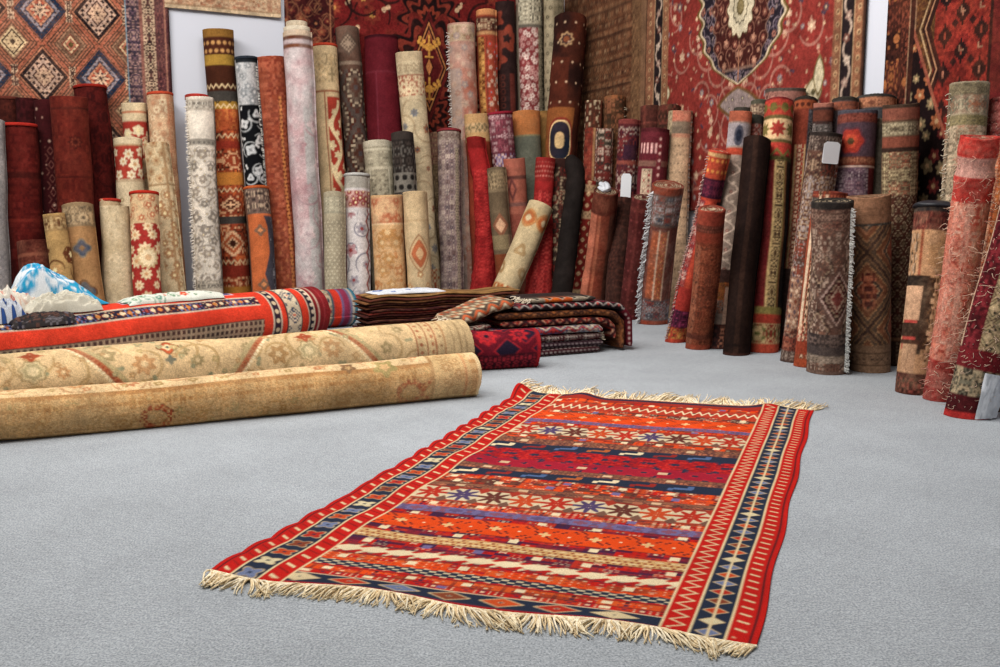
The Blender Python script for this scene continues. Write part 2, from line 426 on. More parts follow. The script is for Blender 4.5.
R('A', 0, 176, 160, 94, 24, 'faded pinkish beige rolled carpet with an orange red rim, beside the white wall gap',
  lambda c: c.fill('c6a684').scat(.1, .035, ['b98a68', 'd7c2a0'], core='a87858', scroll='b08565').vb(.06, .2, 'b9805c').tile(.05, .06, ['d0b08c', 'a26a4a'], .07, .19).worn(.35, 'd3bb98'), binding='b5452c')
R('A', 1, 140, 128, 139, 27, 'cream rolled rug with a red band of white blossoms near its top',
  lambda c: c.fill('d6c5a4').hb(-.4, -.08, 'ae3a24').scat(.14, .055, ['e2d6b8'], y0=-.4, y1=-.09, core='c89a6a').hb(-.43, -.4, 'bfa98a').hb(-.08, -.06, 'b69a74').scat(.2, .025, ['a85a3c', '9a8a6a'], y1=-.5))
R('A', 1, 176, 156, 144, 24, 'tall cream rolled rug with pale brown leaf scrolls, before the faded pinkish beige one',
  lambda c: c.fill('d3bf9a').scat(.12, .04, ['b89a72', 'c4a67c'], core='a5764e', scroll='b0906a', y0=-.4).hb(-.42, -.4, 'a88c66').vb(.05, .08, 'b09068').scat(.14, .045, ['b2885e'], x0=-.05, x1=.2, y1=-.45, scroll='b89468'))
R('A', 1, 114, 110, 200, 19, 'low beige roll with a scarlet rim, mostly hidden behind the plain ivory roll',
  lambda c: c.fill('c4ab86').worn(.3), binding='ac2f22')
R('A', 2, 121, 115, 207, 27, 'short plain ivory rolled rug with the woven back side out',
  lambda c: c.fill('cdbc9c').dots(.1, .12, .012, 'b9a684').worn(.5, 'b8a27c').grain(.12))
R('A', 2, 149, 144, 193, 27, 'short red rolled rug with cream blossoms under a cream top band and scarlet rim',
  lambda c: c.fill('a8281c').scat(.16, .06, ['ddc7a0'], core='c79464', k=(7, 9)).fl(.02, -.62, .11, [(.3, 'c9a57a'), (.75, 'e0cda8'), (1, 'cbb084')], k=12, depth=.2).hb(-.3, 0, 'cfb38a').scat(.12, .035, ['b5643e'], y0=-.28, scroll='b57a54'), binding='b02a1c')
R('A', 2.4, 70, 54, 215, 21, 'small gold beige rolled rug with scalloped brown edge, beside the taller tan one',
  lambda c: c.fill('b08f5c').hb(-.16, -.02, '9c7f55').tile(.06, .1, ['6e4a2e', 'bfa377'], y0=-.14, y1=-.03).scat(.25, .08, ['6b3d22', 'bd9562'], y1=-.3, scroll='6b4426'))
R('A', 2, 92, 77, 205, 29, 'tan rolled rug with grey blue medallions and a grey patterned collar',
  lambda c: c.fill('a47c52').hb(-.22, 0, '8b765c').tile(.09, .12, ['5f5448', 'b39c7c'], y0=-.2, y1=-.03).fl(.0, -.42, .09, [(.3, '8a6a4c'), (.8, '4a5468'), (1, '7d7468')], k=4, depth=.3).fl(-.02, -.82, .12, [(.3, '7b4a34'), (.8, '505a68'), (1, '6d4a34')], k=4, depth=.3).worn(.2, 'b59468'))
R('A', 2.4, 42, 34, 242, 30, 'low reddish brown rolled rug just above the blue printed cloth',
  lambda c: c.fill('5a2a20').tile(.1, .1, ['6a3a2c', '4c2018'], n=4).hb(-.15, -.12, '7c4a38').worn(.3, '7a5444'))
R('A', 1, 210, 200, 99, 27, 'cream carpet roll with grey floral scrolls and grey guard border, beside the wall gap',
  lambda c: c.fill('d8d0c4').hb(-.14, -.03, 'b6ada0').tile(.07, .1, ['7c766e', 'd6cfc2'], y0=-.12, y1=-.04).hb(-.48, -.42, '9a948a').dots(.05, .05, .012, '6f6a66', y0=-.48, y1=-.42).scat(.17, .05, ['8f877e', '9f9488'], core='cfc6b8', k=(4, 6), scroll='a39a90', y1=-.5, mirror=.0, jit=.1, leaf='948b82').scat(.09, .016, ['a09488'], y1=-.5).vb(.155, .25, '8e867c').dots(.05, .05, .014, '5c5652', .16, .2).hb(.0, .3, 'c9c0b0').tile(.1, .06, ['7c766e'], y0=.22, y1=.3), binding=None, fringe=(-1, 'e0d8cc', .045, 170), inner='a03028')
R('A', 0, 238, 218, 31, 29, 'very tall orange and mustard flat-woven roll with brown stripes and diamonds',
  lambda c: c.fill('b0561c').hbs([(-.08, 0, '8a6420'), (-.26, -.08, '4a2414'), (-.36, -.26, '9a7a22'), (-.62, -.36, '4a2614'), (-.8, -.62, 'a8821e')])
   .dots(.06, .08, .02, 'b0844c', y0=-.26, y1=-.08).zig(-.71, .03, .12, '3c2a14', .01).tile(.2, .2, ['9a4216', 'c0702a'], y0=-1.15, y1=-.8, n=5)
   .tile(.15, .2, ['d9a77a', '5a2c1a', 'c9651e'], y1=-1.0, n=5, k=4, p=.45, bg='9c4218')
   .hbs([(.3, .42, '8a2c10'), (.85, .93, '4e4844'), (1.25, 1.38, 'c98420'), (1.62, 1.7, '9a3212'), (2.1, 2.2, '4a4642'), (.1, .2, 'b07818')])
   .zig(.46, .02, .06, 'e2c79a', .008).zig(1.2, .02, .06, 'e2c79a', .008).zig(1.75, .02, .06, 'e2c79a', .008).zig(2.05, .02, .06, 'e2c79a', .008).zig(2.25, .02, .06, 'e2c79a', .008)
   .dia(0, 1.05, .14, .12, [(.3, 'e0b48a'), (.5, '5a2416'), (.75, 'e0b48a'), (1, '8a3a1c')], q=.02).dia(0, .65, .14, .14, [(.3, '4a2416'), (.55, 'e0b48a'), (.8, 'b0561c'), (1, 'e0b48a')], q=.02))
R('A', 0, 266, 246, 58, 21, 'white rolled rug with black panels of white leaf sprays and a fringed side',
  lambda c: c.fill('b9bbbe').scat(.12, .045, ['8f9499'], core='d0d2d4', y0=-.5, scroll='8a8f94').hb(-.06, 0, '23282e').hb(-2.4, -.48, '14161c').scat(.19, .05, ['d0d2d4', 'c0c4c8'], core='8a8c90', y1=-.5, k=(3, 5), leaf='d4d6d8', scroll='b0b4b8', jit=.5).vb(-.3, -.13, 'a8abac'), binding='262c34', fringe=(1, 'e6e2d8', .03, 160))
R('A', 1, 290, 271, 58, 27, 'rust brown velvety rolled rug between the black leaf roll and the pink one',
  lambda c: c.fill('8c4226').hb(-.15, -.05, '9c5236').tile(.3, .3, ['7c3420', 'a0563a'], n=6).vb(.04, .07, 'c07c3c', y1=-.4).dots(.03, .04, .01, '5a2414', .03, .08, y1=-.4).lat(.12, .16, [(.3, 'b06a40'), (.5, None), (1, None)], y1=.9).worn(.25, 'a4664a'), mat='s')
R('A', 1.6, 266, 256, 188, 24, 'short orange rolled rug with a scalloped grey border, below the black leaf roll',
  lambda c: c.fill('b25f26').hb(-.28, 0, '6b5850').tile(.07, .12, ['b09a84', '3c3230'], y0=-.26, y1=-.04).vb(.08, .4, '4c4a52', y1=-.3).tile(.06, .08, ['8a8a92', '33323a'], .09, .3, y1=-.32).fl(0, -.45, .06, [(.4, 'c9844c'), (1, '7a5c48')], k=4).fl(0, .25, .06, [(.4, 'c9844c'), (1, '7a5c48')], k=4).vb(-.4, -.13, '6b4a3a').vzig(.1, .05, .7, '42404a', .035, y1=-.3), binding='b2552a')
R('A', 1, 312, 297, 33, 28, 'tall faded pink and silver rolled carpet with a brown and white banded top',
  lambda c: c.fill('b9989c').vb(.02, .14, 'a9a6a6', y1=-.6).scat(.3, .08, ['c9b4b6', 'ac888e'], core='a88c92', scroll='a88c92').vb(-.22, -.1, 'b08c92').worn(.8, 'c9c4c6', g=4).hb(-.05, 0, 'c9b49c').hb(-.09, -.05, '6a3c24').hb(-.17, -.13, '7a4a30').worn(.2, 'c8c2c4'), mat='s', cap='bfae96')
R('A', 0.5, 340, 324, 46, 25, 'cream rolled rug with red flame-leaf panels and an orange red top edge',
  lambda c: c.fill('cdb68e').tile(.13, .16, ['9c8a68', 'bfa67c'], y0=-.4, y1=-.1, n=5).hb(-.5, -.48, 'a06a4a').vb(.0, .17, 'ad3a22', y1=-.55).vine(.085, .055, .5, 'e0cca0', .045, y1=-.58).scat(.16, .05, ['dcc8a0'], .0, .17, y1=-.6).vb(-.03, -.015, '9a5a38', y1=-.5).vb(.17, .19, '9a5a38', y1=-.5).vb(.23, .4, '553028'), binding='b5402a')
R('A', 0, 367, 347, 28, 23, 'grey brown rolled rug with diagonal diamond bands, beside the plain wine red roll',
  lambda c: c.fill('62483c').dia(0, -.18, .12, .13, [(.4, '93806e'), (.55, '4c3a32'), (.75, '93806e'), (1, '56443a')], q=.02).hb(-.4, -.36, '8a7868').lat(.4, .7, [(.12, '50484c'), (.35, '5a382c'), (.52, '6e5c50'), (.58, 'b5a48c'), (.68, '4a3630'), (.74, 'b5a48c'), (.85, '5a2c20'), (1, '594c48')], y1=-.45, ox=.05, oy=.2, q=.025).vb(-.4, -.15, '453630').worn(.25, '807064'))
R('A', 0, 392, 381, 38, 33, 'plain wine red rolled carpet with a faint framed field',
  lambda c: c.fill('58101e').fill('5e1322', -.06, .3, None, -.4).vb(-.07, -.055, '6c2434', y1=-.38).hb(-.4, -.385, '64202e').worn(.12, '6e2434').hb(-.03, 0, '3a0e18'), mat='s')
R('A', 0.6, 430, 409, 53, 26, 'tall ivory rolled carpet with a rust floral collar, standing before the red wall carpet',
  lambda c: c.fill('cdbd9c').hb(-.1, 0, 'c2b090').tile(.08, .09, ['a39174'], y0=-.22, y1=-.12).hb(-.46, -.24, 'a8604a').scat(.1, .05, ['dcc8a4'], y0=-.46, y1=-.25, scroll='dcc8a4', core='a8604a').scat(.3, .045, ['7c8088', 'a06a4c'], core='6a6a70', y1=-.5, scroll='b09c7c').worn(.35, 'b8a280').tile(.16, .3, ['a8562e', 'cdb48c'], y1=.35, n=5))
R('A', 1.2, 387, 377, 142, 28, 'pale grey green rolled rug with a fine square panel, beside the black hook-pattern roll',
  lambda c: c.fill('a39c88').tile(.06, .06, ['857e6c', 'b9b29c'], n=3).hb(-.1, -.08, 'c9c2ac').hb(-.3, -.27, 'c2baa4').hb(-.06, 0, 'bab3a0').vb(-.12, -.1, 'c9c2ac', y1=-.3).vb(.1, .12, 'c9c2ac', y1=-.3).lat(.1, .1, [(.4, '7a7262'), (1, None)], -.1, .1, y1=-.32).worn(.2, 'b8b09c'))
R('A', 1.3, 412, 402, 133, 22, 'black rolled rug with grey hook pattern, tucked before the tall ivory carpet',
  lambda c: c.fill('2c2624').tile(.14, .2, ['5e5a56', '443c38'], n=5, y1=-.1).hb(-.08, 0, '3a3330').hb(-.62, -.42, '6e6a64').dots(.09, .1, .03, '23201f', y0=-.62, y1=-.42))
R('A', 2.2, 336, 334, 193, 21, 'short greenish grey rolled rug with a net of small ovals beside the white one',
  lambda c: c.fill('a39a84').lat(.05, .07, [(.45, 'c9c0a8'), (.6, '6e6656'), (1, None)], y1=-.28).hb(-.22, -.05, '94907e').tile(.06, .07, ['c2baa2'], y0=-.2, y1=-.06).worn(.25, 'b5ac94'))
R('A', 2, 358, 357, 175, 25, 'short white rolled rug with red scrollwork and a plain grey top',
  lambda c: c.fill('cfcacc').hb(-.15, 0, 'a8a49c').hb(-.35, -.17, 'c8a49c').scat(.08, .035, ['96323a'], y0=-.34, y1=-.18, scroll='96323a').scat(.24, .06, ['a09aa4', 'b08a90'], core='9a3a3c', y1=-.4, scroll='8c8a96').vb(-.16, -.14, '9c3a34', y1=-.36).vzig(.13, .025, .16, '9c342c', .012, y1=-.36).hb(.1, .14, '9c3a34'), binding='b5b2ac')
R('A', 2, 392, 387, 196, 31, 'short peach rolled rug with faded orange blossoms',
  lambda c: c.fill('cfa878').hb(-.28, -.02, 'c4906a').scat(.12, .06, ['b56a44', 'd0aa80'], y0=-.28, y1=-.04, core='c9a078').hb(-.3, -.28, 'dcc098').scat(.2, .075, ['b87a44', 'bc8c50'], core='d8b888', y1=-.34, scroll='bd8e58', leaf='c0864e').worn(.35, 'd9bc92'))
R('A', 2.2, 421, 415, 192, 24, 'short cream beige rolled rug with one orange diamond, beside the peach roll',
  lambda c: c.fill('cbb48e').worn(.4, 'b99e76').dia(.02, -.62, .14, .22, [(.3, 'cfa87c'), (.65, 'bd6c3e'), (.8, 'd3b58a'), (.9, 'a8805a'), (1, None)], power=1.2).hb(-.3, -.28, 'bda37c').scat(.2, .04, ['b98c60'], y1=.5), cap='d9cdb4')
R('A', 0, 446, 437, 133, 19, 'olive brown speckled rolled rug, narrow strip beside the mauve fine-patterned roll',
  lambda c: c.fill('6e5a44').hb(-.35, 0, '7c5048').tile(.05, .06, ['a08c64', '4a3a2c'], n=3).worn(.2))
R('A', 1, 452, 449, 131, 23, 'mauve grey rolled rug in fine all-over pattern with a dark red rim',
  lambda c: c.fill('8c7878').tile(.05, .055, ['b8a89c', '6c5450', '5c5058'], n=3, k=5).hb(-.12, -.02, 'a39488').tile(.06, .08, ['6a4c48'], y0=-.11, y1=-.03).vb(.07, .12, 'a89a84', y1=-.2).dots(.03, .03, .009, '4a4440', .07, .12, y1=-.2).worn(.2, 'a8989a'), binding='7a2c30')
R('A', 0.3, 470, 461, 25, 27, 'tall faded pink and beige rolled rug with a white fringe down its side',
  lambda c: c.fill('b5887a').hb(-.2, -.02, 'c2ac90').tile(.07, .08, ['9c8266'], y0=-.18, y1=-.04).vb(.0, .3, 'b8705a', y1=-.5, y0=-1.5).vb(-.3, -.02, 'b09a90', y1=-.5).scat(.14, .04, ['9c8a88', 'c2a08c', 'a86a54'], core='c4ac98').worn(.5, 'bfa79a', g=6), fringe=(-1, 'e2dcd4', .05, 130))
R('A', 0.2, 494, 486, 11, 20, 'tall orange red rolled rug with yellow guard border and cream top cap',
  lambda c: c.fill('9c4226').hb(-.06, 0, 'c98a54').hb(-.24, -.08, '6a3a2c').tile(.06, .07, ['d0b894', '3a2420'], y0=-.22, y1=-.1).hb(-.28, -.24, 'b88a5c').vb(-.12, -.03, 'a8702c', y1=-.3).tile(.05, .07, ['5c3018', 'c99a50'], -.12, -.03, y1=-.3).scat(.09, .035, ['d0a890', 'b83a24'], x0=0, x1=.2, y1=-.35, core='8a8a90').vb(-.01, .0, '4a2418', y1=-.3), cap='d6c4a0')
R('A', 0, 512, 505, 3, 19, 'tall black rolled rug with rust coloured crab-like flowers',
  lambda c: c.fill('2c1c1c').scat(.3, .13, ['7c3420'], core='2c1c1c', k=(5, 6), jit=.1, y0=-.75, x0=-.12, x1=.12).vb(-.12, -.02, '5a2c22', y1=-.8).tile(.05, .08, ['2a1a1a'], -.12, -.02, y1=-.8).vb(.03, .1, '5c2820', y1=-.8).worn(.15, '5a4440'))
R('A', 0, 532, 529, -6, 27, 'tall rolled rug with small white blossoms on raspberry red below a grey ivory collar',
  lambda c: c.fill('8c3a3e').scat(.07, .028, ['ddc6be', 'c0908c'], core='8c3a3e', jit=.5).vb(.11, .4, '8a7f6c').tile(.05, .06, ['bfb69c', '4a463e'], .12, .3).hb(-.36, 0, 'a8a08c').tile(.09, .1, ['5c564c', 'cfc8b0'], y0=-.34).hb(-.4, -.36, '6c665c').vb(-.3, -.14, '9c8c7c'))
R('A', 0, 556, 554, -10, 20, 'tall pale khaki rolled rug with rows of small dark stars',
  lambda c: c.fill('a0947a').dots(.08, .1, .022, '4e4636').dots(.08, .1, .01, 'a0947a').vb(-.02, .2, '8c8068').tile(.06, .07, ['5c5440'], .0, .1).worn(.3, 'b5aa90'))
R('A', 1, 556, 571, 18, 32, 'tall dark brown and rust rolled carpet with navy shield emblems, slumped in the corner',
  lambda c: c.fill('2e1712').worn(.25, '8c4420', g=3).fill('4c2214', -.25, .02, -1.25, -.5).fl(-.03, -.3, .16, [(.25, '7c4a2a'), (.4, '1d2230'), (.55, 'a88a64'), (1, None)], k=8, depth=.25).fill('84501f', -.3, .12, -1.65, -1.05)
   .dia(-.02, -1.42, .15, .26, [(.35, 'c2a678'), (.8, '1c2636'), (.88, 'c9ac7c'), (1, '7a2c1c')], power=2.6).dots(.12, .22, .012, 'b89c80', y0=-1.1).worn(.15, '9c4a28', g=3).hb(-3.4, -1.65, '4c2418').tile(.15, .15, ['b09a78', '2a201e', '7c3020'], y1=-1.8, n=5), bend=(-.03, .45), crumple=.02)
R('A', 1, 487, 477, 115, 25, 'short roll with cream top band over plain rust red, behind the scarlet soft roll',
  lambda c: c.fill('8e3a1e').hb(-.3, 0, 'bd9a68').hb(-.2, -.1, 'c4a478').tile(.1, .1, ['7c7050'], y0=-.2, y1=-.1, n=4, p=.3).worn(.12, 'a85a38'), cap='c9b48c')
R('A', 1, 516, 500, 113, 24, 'mauve red rolled rug with tiny white vine pattern and crimson rim',
  lambda c: c.fill('7a3c4a').tile(.06, .07, ['c0a0a4', '542c3c', '9c5060'], n=4, k=5, p=.4).hb(-.62, -.42, '6a3040').tile(.1, .18, ['c9aeac', '8a7ca0'], y0=-.6, y1=-.44, n=4), binding='8c2030')
R('A', 1, 536, 526, 112, 28, 'rolled rug with plain orange ochre top over a grey teal field',
  lambda c: c.fill('6c7064').hb(-.26, 0, 'b8763a').hb(-.28, -.26, '8c8664').worn(.3, '7c7058'), cap='c99c60')
R('A', 0.3, 546, 541, 112, 20, 'narrow olive ochre rolled rug beside the orange and teal one',
  lambda c: c.fill('8c6a34').hb(-.3, -.02, 'a3783e').worn(.3, '6c6444'))
R('A', 2, 478, 475, 138, 19, 'bright scarlet crumpled soft roll, bowed to the right',
  lambda c: c.fill('960f13').hb(-.12, 0, '80100f').tile(.06, .08, ['b82a28', '7c0c14'], n=4, y1=-.35).worn(.08, 'c03a34', g=10), bend=(.1, .4), crumple=.07, w2=24, mat='s')
R('A', 2, 508, 496, 168, 19, 'grey brown rolled kilim with a pale triangle and rust lower panel',
  lambda c: c.fill('6c5c48').hb(-.25, -.02, '84735a').tile(.07, .1, ['5a4c3a', 'a08c6c'], y0=-.22, y1=-.04).dia(0, -.6, .1, .13, [(.6, 'c9a080'), (1, '8a5c44')]).hb(-.85, -.7, '8a7a5c').hb(-2, -.9, '7c4222').vb(.08, .3, '8a705c', y1=-.7))
R('A', 1.8, 524, 514, 159, 21, 'salmon pink rolled kilim with arrow motifs and dark diagonal stripe',
  lambda c: c.fill('9c5a48').hb(-.1, 0, 'a8604e').hb(-.22, -.18, '5a3430').dia(-.04, -.32, .05, .14, [(.5, 'a8604e'), (1, '6a3a38')]).hb(-.5, -.46, '74504c').fill('8a4a3c', -.1, .1, -1.2, -.58).lat(.4, .9, [(.2, '8c4c40'), (.3, '4a3c48'), (.42, 'a86a54'), (1, None)], y1=-.58, ox=.2).worn(.2, 'b07864'))
R('A', 2, 538, 546, 159, 19, 'scarlet soft rolled rug behind the leaning cream roll, with a dotted collar',
  lambda c: c.fill('961416').hb(-.25, 0, '861c1a').dots(.03, .05, .009, 'c07468', y0=-.22, y1=-.05).tile(.08, .1, ['b43a34', '7a141a'], y1=-.35, n=4).worn(.1, 'b8443c', g=10), crumple=.05, w2=27, mat='s')
R('A', 1.5, 557, 560, 160, 17, 'dark cream-patterned rug glimpsed between the scarlet and the black soft rolls',
  lambda c: c.fill('3c2420').tile(.12, .15, ['b09c80', '7c2c24', '4a3a34'], n=5, y1=-.1))
R('A', 2, 560, 574, 156, 19, 'charcoal black soft roll with its top bent over',
  lambda c: c.fill('1f1a19').worn(.15, '3c3432', g=6), bend=(.02, .6), crumple=.05, mat='s', w2=21, hook=True)
R('A', 3, 497, 541, 205, 26, 'cream rolled rug with an orange flower collar, tilted steeply against the scarlet roll',
  lambda c: c.fill('c9b690').hb(-.3, -.07, 'cdb88e').dia(-.08, -.19, .1, .1, [(.35, 'd3c09a'), (.75, 'bd6a26'), (1, 'c48a4c')], power=1.6).dia(.11, -.19, .1, .1, [(.35, 'd3c09a'), (.75, 'bd6a26'), (1, 'c48a4c')], power=1.6).scat(.25, .06, ['b09468', 'a8885c'], core='c9b690', y1=-.4, y0=.35, k=(2, 4)).hb(.05, .25, 'c9955c').scat(.1, .05, ['b86a30'], y0=.05, y1=.25).worn(.25, 'b09a74'), cap='cfc0a0', hi=1.3)

# --- right wall, from the corner to the right edge
R('B', 1.6, 574, 590, 181, 18, 'dark red rolled rug with a column of cream diamonds and two cream collar stripes',
  lambda c: c.fill('7c2018').lat(.12, .13, [(.18, '7c2018'), (.42, 'd0b890'), (1, None)], -.06, .06, 0).vb(-.09, -.07, 'a07c60').vb(.08, .16, '4a4644').tile(.05, .06, ['9c9080'], .09, .15).hb(-.12, -.04, 'b09474').hb(-.42, -.34, 'b09474').zig(-.08, .02, .05, '4a2c24', .006).zig(-.38, .02, .05, '4a2c24', .006).hb(.1, .2, 'b8a07c').zig(.15, .02, .05, '4a2c24', .006))
R('B', 2.2, 591, 606, 191, 24, 'soft rust brown rolled rug with plastic gathered on top, sagging at its foot',
  lambda c: c.fill('783826').vb(-.2, -.07, 'b06a52').vb(-.05, -.02, '9c5a40').vb(.08, .4, '55332a').hb(-.25, 0, '58281e').tile(.07, .1, ['6a3828'], y0=-.2, y1=-.05).worn(.35, '8c5c48', g=5), yb=311, crumple=.03, w2=29, knot='9c9690')  # pinkish stripes paint a highlight down the left side
R('B', 1.4, 613, 624, 199, 18, 'very dark brown rolled rug between the rust brown and the maroon rolls',
  lambda c: c.fill('34201c').tile(.1, .14, ['4a2c24', '2a1614'], n=5).worn(.2, '5a4038'), yb=316)
R('B', 2, 629, 643, 197, 21, 'plain dark maroon rolled rug with faint vertical stripes, beside the very dark brown one',
  lambda c: c.fill('4c1e1e').vb(-.06, -.03, '5e2a28').vb(.03, .05, '5a2624').dots(.08, .12, .014, '6e3434').hb(-.14, -.1, '5e2c28').worn(.2, '683a36'), yb=320)
R('B', 2.3, 652, 668, 185, 30, 'shaggy grey rimmed rolled rug with orange lozenge column and fringed left side',
  lambda c: c.fill('6c4038').hb(-.07, 0, '7c3c28').hb(-.45, -.08, '62524e').tile(.1, .12, ['94949a', '7c3a30', '3e4654'], y0=-.42, y1=-.1, n=5).fill('94502f', -.12, .07, .38, -.5).vb(-.03, -.015, 'bfa894', .36, -.48).vb(.07, .085, 'bfa894', .36, -.48).lat(.08, .09, [(.3, 'c2744c'), (1, None)], -.1, .06, .38, -.5).lat(.06, .08, [(.3, 'bd8a3a'), (.5, '6e2c1c'), (1, None)], 0, .065, .38, -.5).hb(.06, .36, '5a4c50').tile(.09, .1, ['8c9098', '8c3c30', '384050'], y0=.08, y1=.34, n=5).hb(0, .06, '8a3c24').worn(.2, '9c8c84', g=14), yb=325, fringe=(-1, 'cfcfd0', .06, 200))
R('B', 1, 672, 681, 112, 24, 'tall cream speckled rolled rug with a pink rim and grey collar',
  lambda c: c.fill('b59c80').hb(-.12, 0, 'b0604c').hb(-.26, -.12, '6e6458').hb(-.3, -.26, 'b5846c').dots(.04, .1, .009, '5c5040', y1=-.3).vb(-.3, -.1, '8a8068').tile(.03, .08, ['5c543c', 'b5a88c'], -.3, -.11).vb(.13, .3, '4c3a34').tile(.05, .08, ['b8a890'], .14, .3).worn(.25, 'c9b49a'), fringe=(1, '8a8078', .02, 60))
R('B', 0, 588, 594, 102, 17, 'brown rolled rug topmost in the corner, with white hook squares down its front',
  lambda c: c.fill('4e3024').tile(.16, .22, ['b5a68c', '6c3c2c'], n=5, k=3).vb(.08, .2, '7a4a38'))
R('B', 0, 613, 615, 97, 22, 'olive brown rolled rug with a frayed corner, below the brown wall kilim',
  lambda c: c.fill('4c3220').hb(-.04, 0, '7c5030').tile(.15, .18, ['6c4c30', '3a2c20', '7c5038'], n=5).worn(.2, '7a5c40'), fringe=(1, 'a0907c', .04, 40))
R('B', 1.0, 597, 605, 129, 17, 'small patterned red and grey roll between the corner rugs',
  lambda c: c.fill('5c2a26').hb(-.2, 0, '4a4238').tile(.09, .09, ['b5a498', '7c3430', '35302e'], n=4, k=4).hb(-.55, -.5, '6c2c28').hb(-.9, -.86, '6c2c28'))
R('B', .8, 585, 592, 129, 14, 'narrow brick red roll with beige guard stripe, in the corner behind the black soft roll',
  lambda c: c.fill('742c20').vb(.02, .05, 'a07c58').tile(.06, .1, ['8e4a38', '4a2c24'], -.1, .01).lat(.16, .3, [(.25, 'a03c24'), (1, None)], y1=.9))
R('B', 1, 619, 629, 120, 21, 'wine red rolled rug with a white hanging paper tag strip',
  lambda c: c.fill('58222a').hb(-.05, 0, '7c3a38').tile(.18, .2, ['a09088', '3e2238', '7c3434'], n=6, y1=-.08).fill('3c2034', -.05, .12, -.45, -.28).hb(-.5, -.46, '8c4a40').worn(.15, '7c4c48'), tag=(0.0, .52, .1, .27))
R('B', 0, 645, 651, 108, 21, 'dark red rolled rug, one of the squat pair, above the burgundy spear-motif roll',
  lambda c: c.fill('3e201c').hb(-.06, 0, '4a2c24').vb(-.1, -.06, '5c3028').hb(-.22, -.2, '6a3830').tile(.1, .16, ['4c2822'], n=4))
R('B', 0, 664, 669, 106, 22, 'dark brown rolled rug of the squat pair, the one with a frayed white corner',
  lambda c: c.fill('40261c').hb(-.05, 0, '4e3428').hb(-.14, -.12, '6c4034').tile(.14, .18, ['5c3028', '34201a'], n=4), fringe=(1, 'a89c90', .03, 16))
R('B', 1, 643, 655, 129, 28, 'burgundy rolled rug with a row of pink white spear motifs and a cream inset',
  lambda c: c.fill('5c1c2a').hb(-.04, 0, '48161e').dots(.05, .2, .02, 'c9a0a0', -.2, .06, -.32, -.12, stag=False, rect=(.011, .055)).hb(-.42, -.36, '7a5a50').fill('b0a490', -.13, .0, -1.0, -.45).tile(.06, .12, ['5c4c40', '8a3a3c'], -.12, -.01, -1.0, -.46, n=4, p=.35).vb(.04, .1, '6c2430', y1=-.08).dots(.08, .08, .016, 'c9a8a4', .035, .105, y1=-.08, stag=False).worn(.1, '8a4c54'))
R('B', 2, 675, 720, 151, 21, 'orange red rolled rug with a purple collar, leaning far over sideways',
  lambda c: c.fill('a03820').hb(-.06, -.02, 'b09064').hb(-.3, -.06, 'a04022').dots(.06, .12, .018, 'c98c3c', y0=-.28, y1=-.08).hb(-.52, -.3, '3c1830').tile(.08, .1, ['6a2440'], y0=-.5, y1=-.32, n=4).fill('9a2c22', None, None, .42, .7).fill('5c1e3c', None, None, .2, .42).tile(.09, .1, ['8c3060', '35182e'], y0=.2, y1=.42, n=4).fill('a03a1c', None, None, .05, .2).tile(.07, .1, ['b0843c', '5a2a1c'], y0=.05, y1=.2, n=4)
   .vb(-.14, -.04, '8a3030', .7, -.55).tile(.05, .09, ['b8a098', '9c5a54', '5c2a38'], -.2, -.05, .7, -.55, n=4).vb(-.03, .03, 'b04428', .7, -.55).vb(.1, .3, '3c1a20', .45, -.55), yb=343, fringe=(-1, 'b09088', .03, 120))
R('B', 3, 698, 712, 209, 26, 'rust brown rolled rug with plain terracotta top band, before the far-leaning orange one',
  lambda c: c.fill('6c3420').hb(-.16, 0, '7c3424').hb(-.24, -.16, '4e2a22').dots(.03, .04, .01, '7c4434', y0=-.24, y1=-.16).hb(-.36, -.24, '7a3420').vb(-.2, -.09, '8c5a44', y1=-.4).tile(.1, .14, ['4e2c20', '83492e'], n=5, y1=-.4, k=4).hb(0, .07, '843c26').hb(.15, .22, '5a3024').worn(.2, '8a5840', g=10), yb=350)
R('B', 1.4, 717, 741, 113, 22, 'roll striped white, black and orange red with a pale feather column, behind the black roll',
  lambda c: c.fill('8a7c74').hb(-.12, 0, '9c5840').hb(-.4, -.14, '8c8890').dia(0, -.28, .05, .12, [(.6, '23283a'), (1, '4a4c5c')], power=2).hb(-.5, -.42, '9c3c20').vine(.0, .06, .22, 'c0b0a4', .03, y1=-.6, y0=.9, leaf=['7c3a34', 'b5a89c']).hb(.75, .9, '4a3430').fill('8a5c24', None, None, .55, .75).tile(.08, .1, ['33343f', 'b0602a'], y0=.4, y1=.75, n=5).vb(.02, .07, 'b09484', 0.1, .7).hb(0, .28, '4c2c28').tile(.07, .09, ['9c6a54', '2c2226'], y0=.02, y1=.26, n=4), yb=349)
R('B', 3, 736, 757, 139, 26, 'plain black brown rolled rug standing in front of the feather-column roll',
  lambda c: c.fill('1c1210').vb(-.04, .02, '2a1c17').worn(.2, '35261f', g=8).hb(.1, .13, '1a110f').hb(0, .03, '35211c'), yb=356, mat='s')
